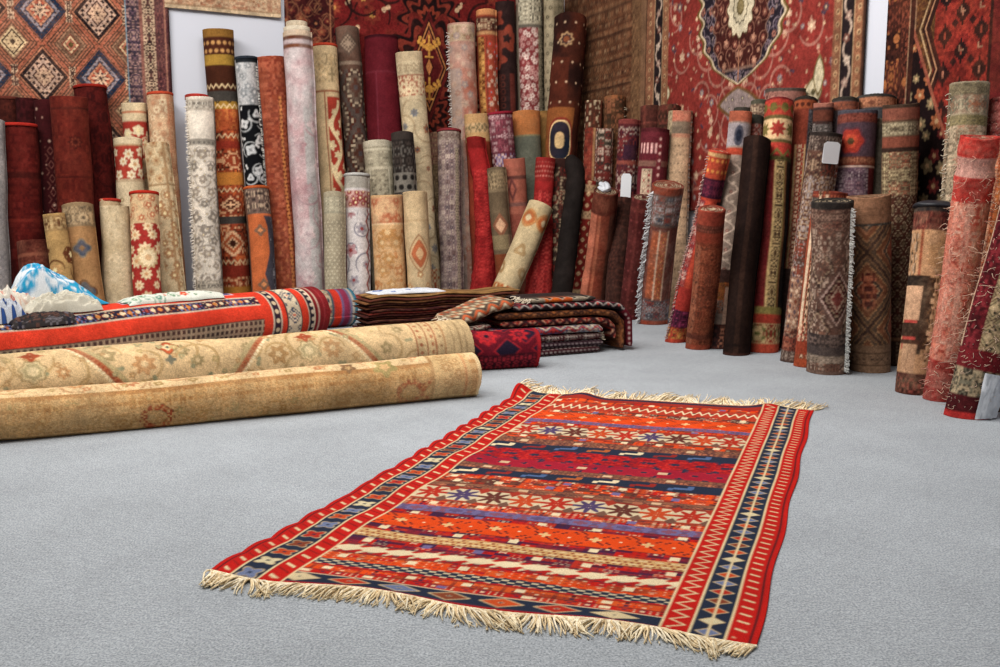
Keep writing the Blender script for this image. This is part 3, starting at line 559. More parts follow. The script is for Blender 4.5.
R('B', 2.3, 763, 780, 101, 28, 'tall rolled rug with a scarlet and cream star collar and a green gold vine border',
  lambda c: c.fill('6c1c22').hb(-.2, -.02, 'a03424').zig(-.13, .035, .14, '6c6434', .01, fillb=False).dots(.14, .2, .045, '66602e', y0=-.2, y1=-.06, stag=False).hb(-.24, -.2, '5c5430').hb(-.48, -.24, 'b8a07c').fl(0, -.36, .1, [(1, '8a241c')], k=8, depth=.4).fl(.19, -.36, .09, [(1, '6c6434')], k=8, depth=.4).fl(-.19, -.36, .09, [(1, '6c6434')], k=8, depth=.4).hb(-.52, -.48, '5c5430').hb(-.66, -.52, 'a02c20').zig(-.64, .04, .15, '6c6434', .02).hb(-.72, -.68, '4c4a28')
   .fill('857848', -.01, .115, .5, -.72).fill('a8946a', .005, .1, .5, -.72).tile(.09, .11, ['3a3026', '55432e'], .008, .098, .5, -.72, n=5, k=4, p=.5).vb(-.012, -.002, 'b5a070', .5, -.72).vb(.115, .14, '6c4a2a', .3, -.72).vb(.14, .5, '1c1412', .2, -.72).hb(.42, .5, '7c7440').hb(.32, .42, '9c3420').hb(.1, .32, 'a8946c').tile(.14, .2, ['7c2c20', '5c6034'], y0=.11, y1=.31, n=5).hb(0, .1, '94381f').vb(-.4, -.12, '7c1c20', .4, -.72).worn(.1, '8a6a4c'), yb=353, w2=32)
R('B', 1.2, 739, 754, 117, 21, 'roll with a charcoal top and pink grey figured band, beside the star-collared roll',
  lambda c: c.fill('5c4038').hb(-.1, 0, '33332f').hb(-.32, -.1, '7c4038').tile(.08, .1, ['a08c88', '4a2c2c'], y0=-.32, y1=-.1, n=4).tile(.09, .1, ['8a7a70', '35302e'], y1=-.32))
R('B', 0, 732, 743, 109, 17, 'low rolled rug with peach scalloped band below a dark rim, behind the feather-column roll',
  lambda c: c.fill('6c4c3c').hb(-.05, 0, '3c3a36').hb(-.14, -.06, 'a3785c').zig(-.1, .03, .09, '35332e', .012).tile(.1, .1, ['8a6a54', '3c302c'], y1=-.16))
R('B', 0, 748, 760, 101, 18, 'greyish brown rolled rug with beige scroll, just below the mauve pendant of the medallion carpet',
  lambda c: c.fill('6a564a').hb(-.05, 0, '4a4a40').tile(.11, .12, ['a0907c', '463830'], n=5, y1=-.05))
R('B', 0, 772, 786, 90, 38, 'wide roll with a dusty pink band under a grey rim, below the medallion carpet',
  lambda c: c.fill('5c3c34').hb(-.04, 0, '4c4440').hb(-.14, -.04, '8c645c').tile(.1, .1, ['a07468', '5c3c38'], x1=-.08, y0=-.14, y1=-.04, n=4).tile(.12, .14, ['7c5448', '3c2a28'], y1=-.16))
R('B', 1.2, 788, 806, 99, 22, 'roll with an orange brown collar and a dark slate side, beside the star-collared one',
  lambda c: c.fill('7a3826').hb(-.04, 0, '302c28').hb(-.14, -.04, '8c4a28').dots(.07, .1, .025, '4c2418', y0=-.14, y1=-.04).vb(.04, .5, '3f3f46', y1=-.14).tile(.1, .12, ['5c5c64', '2c2c34'], .05, .4, y1=-.15, n=5).vb(-.1, -.07, 'b0946c', y1=-.55).fill('94402c', -.07, .02, None, -.55).tile(.08, .1, ['b5a088', '5c2018', '7c2c20'], -.07, .03, y1=-.55, n=4).vb(.02, .035, 'b0946c', y1=-.55).fill('3e302e', None, None, 0, .9), yb=349, fringe=(0, '4c4440', .05, 150, .9))
R('B', 0.5, 812, 824, 104, 19, 'dark roll with brick and grey stacked squares, above the white hanging label',
  lambda c: c.fill('3c2a28').hb(-.05, 0, '8a5c50').hb(-.2, -.08, '5c3428').hb(-.42, -.24, '5c5858').tile(.07, .1, ['8a8484', '33302e'], y0=-.44, y1=-.22, n=4).tile(.14, .2, ['7c4434', '4a4444'], y1=-.48, n=5))
R('B', 1.9, 795, 826, 133, 30, 'brown grey rolled rug with stacked medallion squares and a white hanging label',
  lambda c: c.fill('5c4238').hb(-.04, 0, '302a28').hb(-.2, -.04, '4c3e3a').tile(.06, .07, ['8c8078', '2c2422'], y0=-.2, y1=-.04, n=4).tile(.2, .24, ['94806c', '3c2c2c', '7c3c2c', '8c8484'], y1=-.22, n=7, k=5).vb(-.02, .01, 'c0b4a4', .25, 1.1).vb(-.2, -.04, '8c6c5a', .2, 1.0).tile(.08, .12, ['b8a490', '55464c', '6c3c2c'], -.2, .0, .3, 1.1, n=4).hb(.14, .3, '7c4030').tile(.1, .12, ['94604c', '4a2c28'], y0=.14, y1=.4, n=4).hb(0, .14, '4c3c38').tile(.08, .1, ['8c8078'], y0=.03, y1=.13, n=4), yb=363, tag=(.05, .05, .115, .14))
R('B', 2.5, 809, 830, 192, 32, 'narrow orange rolled rug with cream zigzag edge, squeezed behind the dark red diamond medallion roll',
  lambda c: c.fill('8a4428').hb(-.07, 0, '6c3024').dots(.04, .06, .012, 'a0583c', y0=-.07).hb(-.16, -.07, '55504c').vb(-.2, -.15, 'bfae98', .3, -.1).tile(.08, .1, ['c0a890', '4c4030', 'a85c2c'], -.15, .0, n=4).hb(0, .1, '944420').hb(.15, .3, '8c3c20').tile(.08, .1, ['c9a88c', '9c2c20'], y0=.3, y1=.5, n=4), yb=368)
R('B', 3, 827, 833, 201, 40, 'grey brown rolled rug with dark red diamond medallion, black rim and white side fringe',
  lambda c: c.fill('5a463e').hb(-.05, 0, '2a2828').tile(.07, .065, ['8c7468', '4a302c', '7c5448'], y0=-.2, y1=-.05, n=4).tile(.1, .1, ['9c8c80', '5c4038', '7a5a4c'], y1=-.2, n=5, k=5, p=.5)
   .dia(.06, .62, .17, .26, [(.3, '6a2a28'), (.38, '9c8878'), (.72, '4c1c1e'), (.8, 'a8948c'), (1, '5c4640')], q=.012).lat(.3, .5, [(.55, None), (.62, '8c7a68'), (.72, '3c2c28'), (1, None)], y0=.34, y1=.95, ox=.06, oy=.62, q=.015).hb(.24, .34, '3c3434').tile(.09, .09, ['6a5c58'], y0=.24, y1=.34, n=4).hb(.12, .24, '4c4444').hb(.1, .16, '85786c').tile(.06, .05, ['3c3430', 'a89c90'], y0=.1, y1=.16, n=4).hb(0, .03, '6c5850').worn(.12, '94847a', g=14), yb=375, n=70, fringe=(1, 'cfcfca', .035, 260))
R('B', 1, 846, 858, 112, 37, 'rolled rug with orange red medallion top and mauve blue lower panel, beside the white label',
  lambda c: c.fill('4c3c48').hb(-.04, 0, '484854').hb(-.14, -.04, '5c2c26').tile(.06, .09, ['7c4438'], y0=-.14, y1=-.04, n=4).fl(-.06, -.35, .17, [(.25, '54422a'), (.5, 'a84020'), (.85, '983020'), (1, '5c3440')], k=6, depth=.15).hb(-.62, -.52, '6a3a2c').tile(.05, .08, ['93644c'], y0=-.6, y1=-.53, n=4).hb(-.64, -.62, 'b09c94').fill('645060', -.3, .16, -1.3, -.64).tile(.1, .11, ['93868e', '4c3848', '7c606c'], y1=-.66, n=5, k=4).vb(.16, .3, '5c1e24', y1=-.64))
R('B', 0, 864, 876, 97, 38, 'wide roll with a peach patterned band, directly below the white wall gap',
  lambda c: c.fill('63605c').hb(-.03, 0, '3a3a3a').hb(-.14, -.03, '9c6c50').tile(.09, .1, ['b07c60', '6c4434'], y0=-.14, y1=-.03, n=4).hb(-.3, -.14, '44484e'))
R('B', 0, 838, 845, 99, 25, 'low roll with dark slate rim and thin rust stripe, beside the wide peach-banded roll',
  lambda c: c.fill('4c4448').hb(-.04, 0, '35332f').hb(-.14, -.05, '8a5038').tile(.08, .1, ['6c4438'], y0=-.14, y1=-.05, n=4).tile(.12, .14, ['6c6068', '3a2e34'], y1=-.16))
R('B', .8, 872, 881, 120, 18, 'plain grey green roll with a small patterned cap, showing between two patterned rolls',
  lambda c: c.fill('6a655c').hb(-.09, 0, '847c6c').tile(.05, .07, ['4c483c'], y0=-.09, n=4))
R('B', 2, 897, 901, 105, 33, 'tall rolled rug with stacked pink and grey collars above a brown diamond net',
  lambda c: c.fill('5e4a3c').hb(-.04, 0, '46382e').hb(-.17, -.04, '7c4c3e').hb(-.34, -.19, '7c7460').tile(.11, .13, ['a39c84', '4c4438'], y0=-.33, y1=-.2, n=5).hb(-.47, -.35, '7c4838').hb(-.52, -.47, '3c2c26').tile(.12, .15, ['a89c7c', '7a7058', '8c5440'], y0=-1.0, y1=-.52, n=6, p=.6).lat(.13, .19, [(.3, '6c5c48'), (.62, '4a342a'), (.72, '9c8c74'), (1, '4c2c22')], y1=-1.0, y0=.35, q=.012).hb(.0, .35, '4e3c32').tile(.12, .14, ['7c6a58', '3c2a26'], y0=.02, y1=.3, n=5).hb(.3, .34, '7c5c44'), yb=366)
R('B', 3, 870, 869, 196, 40, 'brown rolled rug with a plain beige collar above a terracotta diamond field',
  lambda c: c.fill('5a4c44').hb(-.2, 0, '8a6850').hb(-.09, -.085, '5a4030').hb(-.14, -.135, '5a4030').hb(-.35, -.2, '4a4844').tile(.08, .08, ['6a6864', '35302e'], y1=-.2, n=4).lat(.48, .6, [(.12, '96553e'), (.36, '8e5038'), (.4, 'a88c6c'), (.5, '4c4440'), (.56, '9c7050'), (.72, '7a5038'), (.76, 'a8845c'), (.88, '5c4c40'), (.93, '8c6c4c'), (1, '4a3a34')], y0=.23, y1=-.22, ox=-.02, oy=.66, q=.012)
   .tile(.16, .2, ['5e2c28', 'a8684c'], -.09, .05, .52, .8, n=5, p=.3).hb(0, .23, '7c6450').hb(.16, .17, '4c3a2e').hb(.06, .07, '4c3a2e').tile(.1, .07, ['4c3c34'], y0=.08, y1=.15, n=4, p=.3).worn(.12, '9c8470', g=14), yb=373, n=70)
R('B', 1.6, 950, 970, 85, 36, 'tall frayed grey beige rolled rug with a double collar, behind the fuzzy coral roll',
  lambda c: c.fill('8a8270').hb(-.15, -.02, '6a6250').tile(.07, .11, ['8c8468', '4a4636'], y0=-.15, y1=-.02, n=5).hb(-.36, -.15, '7c6a5c').tile(.16, .2, ['4c5c50', '8a5c44', '9c9480'], y0=-.36, y1=-.15, n=6).hb(-.5, -.38, '4e4a34').tile(.07, .1, ['7c7450'], y0=-.5, y1=-.38, n=5).tile(.11, .14, ['b5a590', '54483a', '8c6450'], y1=-.5, n=6, k=4).worn(.2, 'b0a890', g=12), fringe=(-1, 'b8ac98', .04, 60))
R('B', 3, 914, 936, 207, 39, 'beige and coral rolled rug in sculpted blocks under a black crinkled cover',
  lambda c: c.fill('b08c68').hb(-.05, 0, '1e2028').hb(-.18, -.05, '5a2824').tile(.05, .12, ['7c4438', '3a1c1c'], y0=-.18, y1=-.05, n=4).fl(.1, -.35, .13, [(.5, 'b89870'), (1, 'a8845c')], k=7, depth=.15).vb(-.08, -.06, '8c4c30', y1=-.18).tile(.1, .15, ['4c4030', 'b09880'], -.25, -.1, y0=-.6, y1=-.2, n=4).fill('2c2420', -.3, .0, -.62, -.5).fill('a84038', -.16, -.02, -1.02, -.62).fill('3a2c24', -.04, .01, -1.05, -.5)
   .fill('b8987c', -.25, -.03, .5, .74).fill('3c2c22', -.3, .0, .38, .48).hb(.33, .36, '4c3428').fill('443024', .0, .05, .3, .8).tile(.15, .22, ['6e5236', 'c9a884', '9c6a48'], x0=.02, y0=.2, y1=-.45, n=6, p=.35).fill('a8886c', -.14, -.02, .14, .33).hb(0, .14, '4c2420').tile(.06, .12, ['7c3c34', '2c1a18'], y0=0, y1=.12, n=4).worn(.2, 'b8a084', g=12), yb=395, cap='1e2128', w2=36, n=70)
R('B', 3, 941, 981, 137, 34, 'fuzzy coral pink rolled rug with loose threads, tied with red and white at the top',
  lambda c: c.fill('bd7662').hb(-.12, 0, 'b02c20').hb(-.24, -.12, 'b89088').hb(-.4, -.24, 'a83028').vb(-.02, .02, 'c49484', y1=-.4).vb(.06, .08, 'c08c74', y1=-.4).vb(-.1, -.07, 'c08474', y1=-.4).tile(.1, .2, ['c07c6c', 'a84c3c', 'c9a090'], y1=-.4, n=5, p=.4).hb(.22, .3, '94241e').hb(.08, .22, 'a0524a').hb(0, .1, '8a1818').worn(.35, 'c9988a', g=14), yb=402, threads='c98c7c', n=70, lump=True)
R('B', 2.4, 961, 1004, 140, 26, 'orange striped rolled rug half hidden between the fuzzy coral and the maroon ivory roll',
  lambda c: c.fill('8c4420').vb(-.15, -.08, '7c2c24').vb(-.06, -.02, 'b08c74').vb(.0, .04, 'a8642c').tile(.1, .2, ['a85c34', '5c2c20', 'b88c70'], n=5), yb=398, threads='b87c5c')
R('B', 3, 967, 1042, 140, 44, 'maroon and ivory rolled rug with green vine lattice, wrapped in white film at its foot',
  lambda c: c.fill('a89878').lat(.14, .17, [(.25, 'b8a888'), (.5, None), (.6, '33342e'), (.8, '9c9070'), (.9, '4c2c28'), (1, None)], y0=.35).tile(.16, .2, ['35322c', 'b09c80', '5c6458'], x0=.0, y0=.3, n=6, p=.4).vb(-.22, -.155, 'b5a08c', y0=.38).vb(-.155, -.03, '5c1420', y0=.4).tile(.12, .14, ['7a2430', '421018'], -.155, -.03, y0=.4, n=5).hb(.3, .42, '6c1622').hb(.14, .3, '9c9078').tile(.12, .15, ['35322c', '6c6a5c'], y0=.14, y1=.3, n=6).hb(.04, .14, '4c141c').hb(0, .04, 'a01c1c'), yb=419, film=True, n=80, threads='a89080')
R('B', 2.2, 1003, 1062, 150, 44, 'dark red rolled rug behind the maroon and ivory one wrapped in film',
  lambda c: c.fill('4c1c1c').tile(.12, .15, ['8c8068', '6c2424', '35201e'], n=6), yb=412)
R('B', 1, 985, 1010, 100, 38, 'pinkish red rolled rug standing behind the fuzzy coral and orange striped rolls',
  lambda c: c.fill('7c2c2c').tile(.1, .12, ['a86c68', '4a1c20', '8c5c50'], n=5).worn(.3, 'a87c74', g=12), threads='a87c7c')

# ------------------------------------------------------------------ finding room for every roll (seen columns stay, distance from the wall is free)
def axis_of(sp):
    w = sp['w']; n = NA if sp['wall'] == 'A' else NB
    T = on_wall(sp['xt'], sp['yt'], sp['wall'], sp['st'])
    if sp['yb']:
        q = on_floor(sp['xb'], sp['yb']); r0 = sp.get('w2', w) / 2 * depth(q) / F
        B = q + unit([q[0], q[1], 0]) * r0 * .92
        sp['sb'] = float(np.dot(B - CORNER, n))
    else:
        B = foot(sp['xb'], sp['wall'], sp['sb'])
    m = B * .4 + T * .6; r = w / 2 * depth(m) / F
    return B, T, r
# distance from the wall at the foot and at the top, found so that no roll runs through another
SETTLED = [(0.906, 0.838), (0.187, 0.137), (0.363, 0.276), (0.483, 0.433), (0.700, 0.619), (0.700, 0.650), (0.350, 0.179), (0.233, 0.147), (0.457, 0.234), (0.558, 0.431), (0.740, 0.563), (0.810, 0.660), (1.049, 0.913), (1.196, 1.013), (1.387, 1.189), (1.200, 1.003), (1.150, 0.986), (0.720, 0.470), (0.268, 0.181), (0.444, 0.353), (0.610, 0.514), (0.912, 0.681), (0.901, 0.699), (0.570, 0.335), (0.206, 0.156), (0.481, 0.256), (0.595, 0.545), (0.813, 0.662), (1.007, 0.845), (1.125, 0.938), (1.010, 0.842), (1.168, 1.082), (1.347, 1.282), (0.189, 0.139), (0.862, 0.570), (0.377, 0.216), (0.371, 0.230), (0.321, 0.188), (0.237, 0.187), (0.431, 0.381), (1.176, 0.716), (0.726, 0.591), (0.914, 0.836), (0.789, 0.676), (0.588, 0.515), (1.022, 0.852), (1.276, 1.188), (1.184, 1.127), (1.487, 1.311), (1.456, 1.208), (1.996, 1.753), (1.656, 1.606), (0.664, 0.560), (0.674, 0.774), (0.690, 0.461), (0.693, 0.793), (0.660, 0.760), (0.243, 0.157), (0.339, 0.134), (0.197, 0.147), (0.424, 0.344), (0.459, 0.338), (0.407, 0.357), (0.373, 0.133), (0.186, 0.136), (0.499, 0.449), (1.072, 0.963), (1.092, 1.192), (0.940, 0.717), (0.993, 0.730), (0.716, 0.469), (0.748, 0.563), (0.420, 0.200), (0.518, 0.417), (0.230, 0.180), (0.443, 0.215), (0.613, 0.563), (0.785, 0.724), (0.824, 0.789), (0.874, 0.974), (0.525, 0.461), (0.213, 0.163), (0.451, 0.390), (0.326, 0.276), (0.216, 0.316), (0.564, 0.664), (0.546, 0.368), (0.851, 0.684), (0.863, 0.963), (0.686, 0.381), (1.053, 0.773), (0.741, 0.476), (0.295, 0.143)]

# ------------------------------------------------------------------ rolls
def tube(B, T, r, e2, weave, nfront, nrow, seed, upright=True, rx=None, bend=None, crumple=0.0, w2=None, hook=False, lump=False,
         seam=None, xmap=None, taper=None, tone=(.95, 1.0), ks=1.0, kn=.22):
    """a rolled textile from B to T; returns verts, faces, colours and a function giving surface points"""
    rng = np.random.default_rng(seed)
    a = unit(T - B); L = float(np.linalg.norm(T - B)); e2 = unit(e2 - np.dot(e2, a) * a); e1 = np.cross(a, e2)
    if upright:
        z = np.array([0, 0, 1.0]); f2 = unit([e2[0], e2[1], 0]); f1 = np.cross(z, f2)
    th0 = seam if seam is not None else rng.choice([-1, 1]) * rng.uniform(1.2, 1.9)
    th = np.unique(np.concatenate([np.linspace(-1.75, 1.75, nfront), np.linspace(1.75, 2 * math.pi - 1.75, 12)[1:-1], [th0 - .015, th0 + .015]]))
    th = np.where(th > math.pi, th, th); nx = len(th)
    t = np.linspace(0, 1, nrow)
    wave = (vnoise(nx, nrow, 5, max(3, int(L * 3)), rng) - .5) * (0.075 + crumple)
    if crumple: wave += (vnoise(nx, nrow, 7, max(6, int(L * 14)), rng) - .5) * crumple * 2.2
    k = np.minimum(1, np.abs(np.linspace(-1, 1, nx)) * 0 + 1)
    wrap = np.clip((2 * math.pi - 1.75 - th) / .6, 0, 1) * np.clip((th + 1.75) / .6 + 0, 0, 1)
    spiral = -0.010 * (((th - th0) % (2 * math.pi)) / (2 * math.pi)) + .005
    rad = r * (1 + wave) + spiral[None, :]
    rs = np.ones(nrow)
    if w2: rs = 1 + (w2 - 1) * np.clip(1 - t / .75, 0, 1)
    if taper: rs = rs * (taper[0] * (1 - t) + taper[1] * t)
    if hook: rs = rs * np.sqrt(np.clip(1 - np.clip((t - .93) / .075, 0, 1) ** 2, .02, 1))
    if lump: rs = rs * (1 + .05 * np.exp(-((t - .955) / .025) ** 2) - .06 * np.exp(-((t - .9) / .02) ** 2) + .05 * np.exp(-((t - .85) / .02) ** 2))
    rad = rad * rs[:, None]
    wx = (vnoise(2, nrow, 1, max(3, int(L * 2.5)), rng)[:, 0] - .5) * .02; wy = (vnoise(2, nrow, 1, max(3, int(L * 2)), rng)[:, 0] - .5) * .014
    edge = np.sin(math.pi * t)
    off = wx * edge
    if bend: off = off + bend[0] * np.sin(math.pi * np.clip(t, 0, 1) ** (math.log(.5) / math.log(bend[1])))
    if hook: off = off - .05 * np.clip((t - .84) / .16, 0, 1) ** 1.5 + .03 * np.clip((t - .6) / .24, 0, 1)
    C = B[None] * (1 - t[:, None]) + T[None] * t[:, None]
    if upright:
        q = np.clip(t / .2, 0, 1)[:, None]
        E1 = f1 * (1 - q) + e1 * q; E2 = f2 * (1 - q) + e2 * q
    else:
        E1 = np.repeat(e1[None], nrow, 0); E2 = np.repeat(e2[None], nrow, 0)
    C = C + off[:, None] * E1 + (wy * edge)[:, None] * E2
    rr = rad * (1.0)
    V = C[:, None, :] + rr[..., None] * (np.sin(th)[None, :, None] * E1[:, None, :] + np.cos(th)[None, :, None] * E2[:, None, :])
    w = 2 * math.pi * r
    c = Loom(w / ks, L / ks, max(30, int(nfront * 1.85)), max(20, nrow), seed)
    weave(c); c.grain(.12).knots(k=ks, amt=kn).tone(*tone); img = c.done()
    xm = np.where(th > math.pi, th - 2 * math.pi, th) * r
    fx = (xm / w + .5)[None, :] + 0 * t[:, None]; fy = t[:, None] + 0 * fx
    col = sample(img, fx, fy)
    V[-4:] += (np.sin(2 * th + th0) * .004 + (rng.random(nx) - .5) * .003)[None, :, None] * np.linspace(.3, 1, 4)[:, None, None] * a
    rings = [V]; cols = [col]
    for dr, dz in ((-.008, .003), (-.018, -.004), (-.024, -.03)):
        rings.append((V[-1] + (C[-1] - V[-1]) / r * abs(dr) + a * dz)[None]); cols.append((col[-1] * .8)[None])
    V = np.concatenate(rings); col = np.concatenate(cols); ny = V.shape[0]
    V2 = V.reshape(-1, 3); F2 = grid_faces(ny, nx, wrap=True)
    tri = np.stack([np.full(nx, ny * nx), (np.arange(nx) + 1) % nx, np.arange(nx), np.arange(nx)], -1)
    # a closed foot (fan of degenerate-free quads made of two-step slices)
    foot_f = []
    for i in range(0, nx - 1, 2): foot_f.append((ny * nx, (i + 2) % nx, i + 1, i))
    V2 = np.concatenate([V2, C[0][None]]); col2 = np.concatenate([col.reshape(-1, 3), col[0].mean(0)[None]])
    F2 = np.concatenate([F2, np.array(foot_f)])
    def surf(theta, tt, lift=0.0):
        i = min(nrow - 1, int(tt * (nrow - 1))); j = int(np.argmin(np.abs(th - theta)))
        rr_ = rad[i, j] + lift
        return C[i] + rr_ * (math.sin(theta) * E1[i] + math.cos(theta) * E2[i])
    return V2, F2, col2, dict(C=C, a=a, L=L, e1=e1, e2=e2, E1=E1, E2=E2, rad=rad, th=th, col=col, surf=surf, r=r * rs[-1], rng=rng, r0=r * rs[0])

def spiral_end(name, info, which, col, parent, origin, pitch=.016, depth_=.004, size=1.0, mat=None):
    """the wound layers seen at the end of a roll"""
    r = (info['r'] if which else info['r0']) * size - .012; c0 = info['C'][-1 if which else 0]
    n = info['a'] * (1 if which else -1)
    nr = max(10, int(r / pitch * 4)); na = 40
    rho = np.linspace(r, .016, nr)[:, None]; an = np.linspace(0, 2 * math.pi, na, endpoint=False)[None, :]
    if not which: an = -an
    ph = (rho / pitch + an / (2 * math.pi)) % 1.0
    h = -depth_ + .006 * np.sin(ph * 2 * math.pi); h = h - .05 * (rho < .03)
    V = c0 + rho[..., None] * (np.sin(an)[..., None] * info['e1'] + np.cos(an)[..., None] * info['e2']) + h[..., None] * n
    base = hexc(col); pile = info['col'][-1 if which else 0].mean(0)
    m = (ph < .45)[..., None]; C = np.where(m, pile * .8, base)
    Fc = grid_faces(nr, na, wrap=True)
    if which: Fc = Fc[:, ::-1]
    V2 = np.concatenate([V.reshape(-1, 3), V[-1].mean(0)[None]]); C2 = np.concatenate([C.reshape(-1, 3), base[None] * .5])
    k = (nr - 1) * na; hub = [(k + i, k + i + 1, k + (i + 2) % na, nr * na) for i in range(0, na, 2)]
    return mesh_obj(name, V2, np.concatenate([Fc, np.array(hub)]), mat or WOOL, C2, parent, origin)

def ring(name, info, lo, hi, lift, col, parent, origin, mat=None, wob=.003, n=40, closed_top=False):
    """a thin band round a roll; lo, hi in metres measured from the top (negative = below)"""
    rng = info['rng']; an = np.linspace(0, 2 * math.pi, n, endpoint=False)
    prof = [(lo, -.004), (lo, lift), ((lo + hi) / 2, lift * 1.3), (hi, lift), (hi + .003, -.004)]
    if closed_top: prof += [(hi + .004, -info['r'] * .5), (hi + .002, -info['r'] * .97)]
    V = []
    for z, l in prof:
        rr = info['r'] + l + .004 + (rng.random(n) - .5) * wob
        V.append(info['C'][-1] + z * info['a'] + rr[:, None] * (np.sin(an)[:, None] * info['e1'] + np.cos(an)[:, None] * info['e2']))
    V = np.array(V); cc = hexc(col) * (1 + (rng.random((V.shape[0], n, 1)) - .5) * .3)
    return mesh_obj(name, V.reshape(-1, 3), grid_faces(len(prof), n, wrap=True), mat or WOOL, cc.reshape(-1, 3), parent, origin)

def slab_tag(name, centre, right, up, out, w, h, th, mat, parent, origin, bow=.01, cut=.18):
    """a small paper tag with clipped corners and a slight bow"""
    pts = [(-.5 + cut, .5), (.5 - cut, .5), (.5, .5 - cut * .6), (.5, -.5 + cut * .3), (.5 - cut * .3, -.5), (-.5 + cut * .3, -.5), (-.5, -.5 + cut * .3), (-.5, .5 - cut * .6)]
    V = []
    for s in (0, 1):
        for x, y in pts: V.append(centre + right * x * w + up * y * h + out * (s * th + bow * (1 - 4 * x * x) * (.5 - y)))
    n = len(pts); Fc = [tuple(range(n, 2 * n)), tuple(reversed(range(n)))] + [(i, (i + 1) % n, n + (i + 1) % n, n + i) for i in range(n)]
    return mesh_obj(name, V, Fc, mat, None, parent, origin, smooth=False)

def crumple_blob(name, centre, ax, mat, cols, parent, origin, seed, nu=36, nv=20, rough=.25, flat=True, weave=None):
    """a gathered lump of thin sheet: ellipsoid with radial folds"""
    rng = np.random.default_rng(seed); X, Y, Z = [np.asarray(v, float) for v in ax]
    u = np.linspace(0, 2 * math.pi, nu, endpoint=False)[None, :]; v = np.linspace(-math.pi / 2, math.pi / 2, nv)[:, None]
    n = vnoise(nu, nv, 9, 5, rng) * .6 + vnoise(nu, nv, 18, 9, rng) * .4; n = n + (n[:, :1] - n[:, -1:]) * np.linspace(0, 1, nu)[None, :]
    k = 1 + (n - .5) * 2 * rough
    V = centre + (np.cos(v) * np.cos(u) * k)[..., None] * X + (np.cos(v) * np.sin(u) * k)[..., None] * Y + (np.sin(v) * k)[..., None] * Z
    P = np.array([hexc(c) for c in cols]); idx = np.clip((vnoise(nu, nv, 12, 8, rng) * len(cols)).astype(int), 0, len(cols) - 1)
    C = P[idx]
    return mesh_obj(name, V.reshape(-1, 3), grid_faces(nv, nu, wrap=True), mat, C.reshape(-1, 3), parent, origin)

def loose_threads(info, n, cols, parent, origin, rng, ln=.042, rad=.0018):
    ro, ti = [], []
    for _ in range(n):
        th = rng.uniform(-1.6, 1.6); t = rng.uniform(.03, .95)
        p = info['surf'](th, t, 0.0); d = info['E1'][0] * rng.normal(0, .8) - np.array([0, 0, 1]) * rng.uniform(-.2, .9)
        o = p - info['C'][min(len(info['C']) - 1, int(t * (len(info['C']) - 1)))]
        ro.append(p); ti.append(p + (d * .75 + unit(o) * rng.uniform(.2, .5)) * ln * rng.uniform(.4, 1.3))
    o = strands('loose_threads', ro, ti, rad, cols, parent, origin, rng, curl=.7, seg=3)
    o['kind'] = 'stuff'; return o

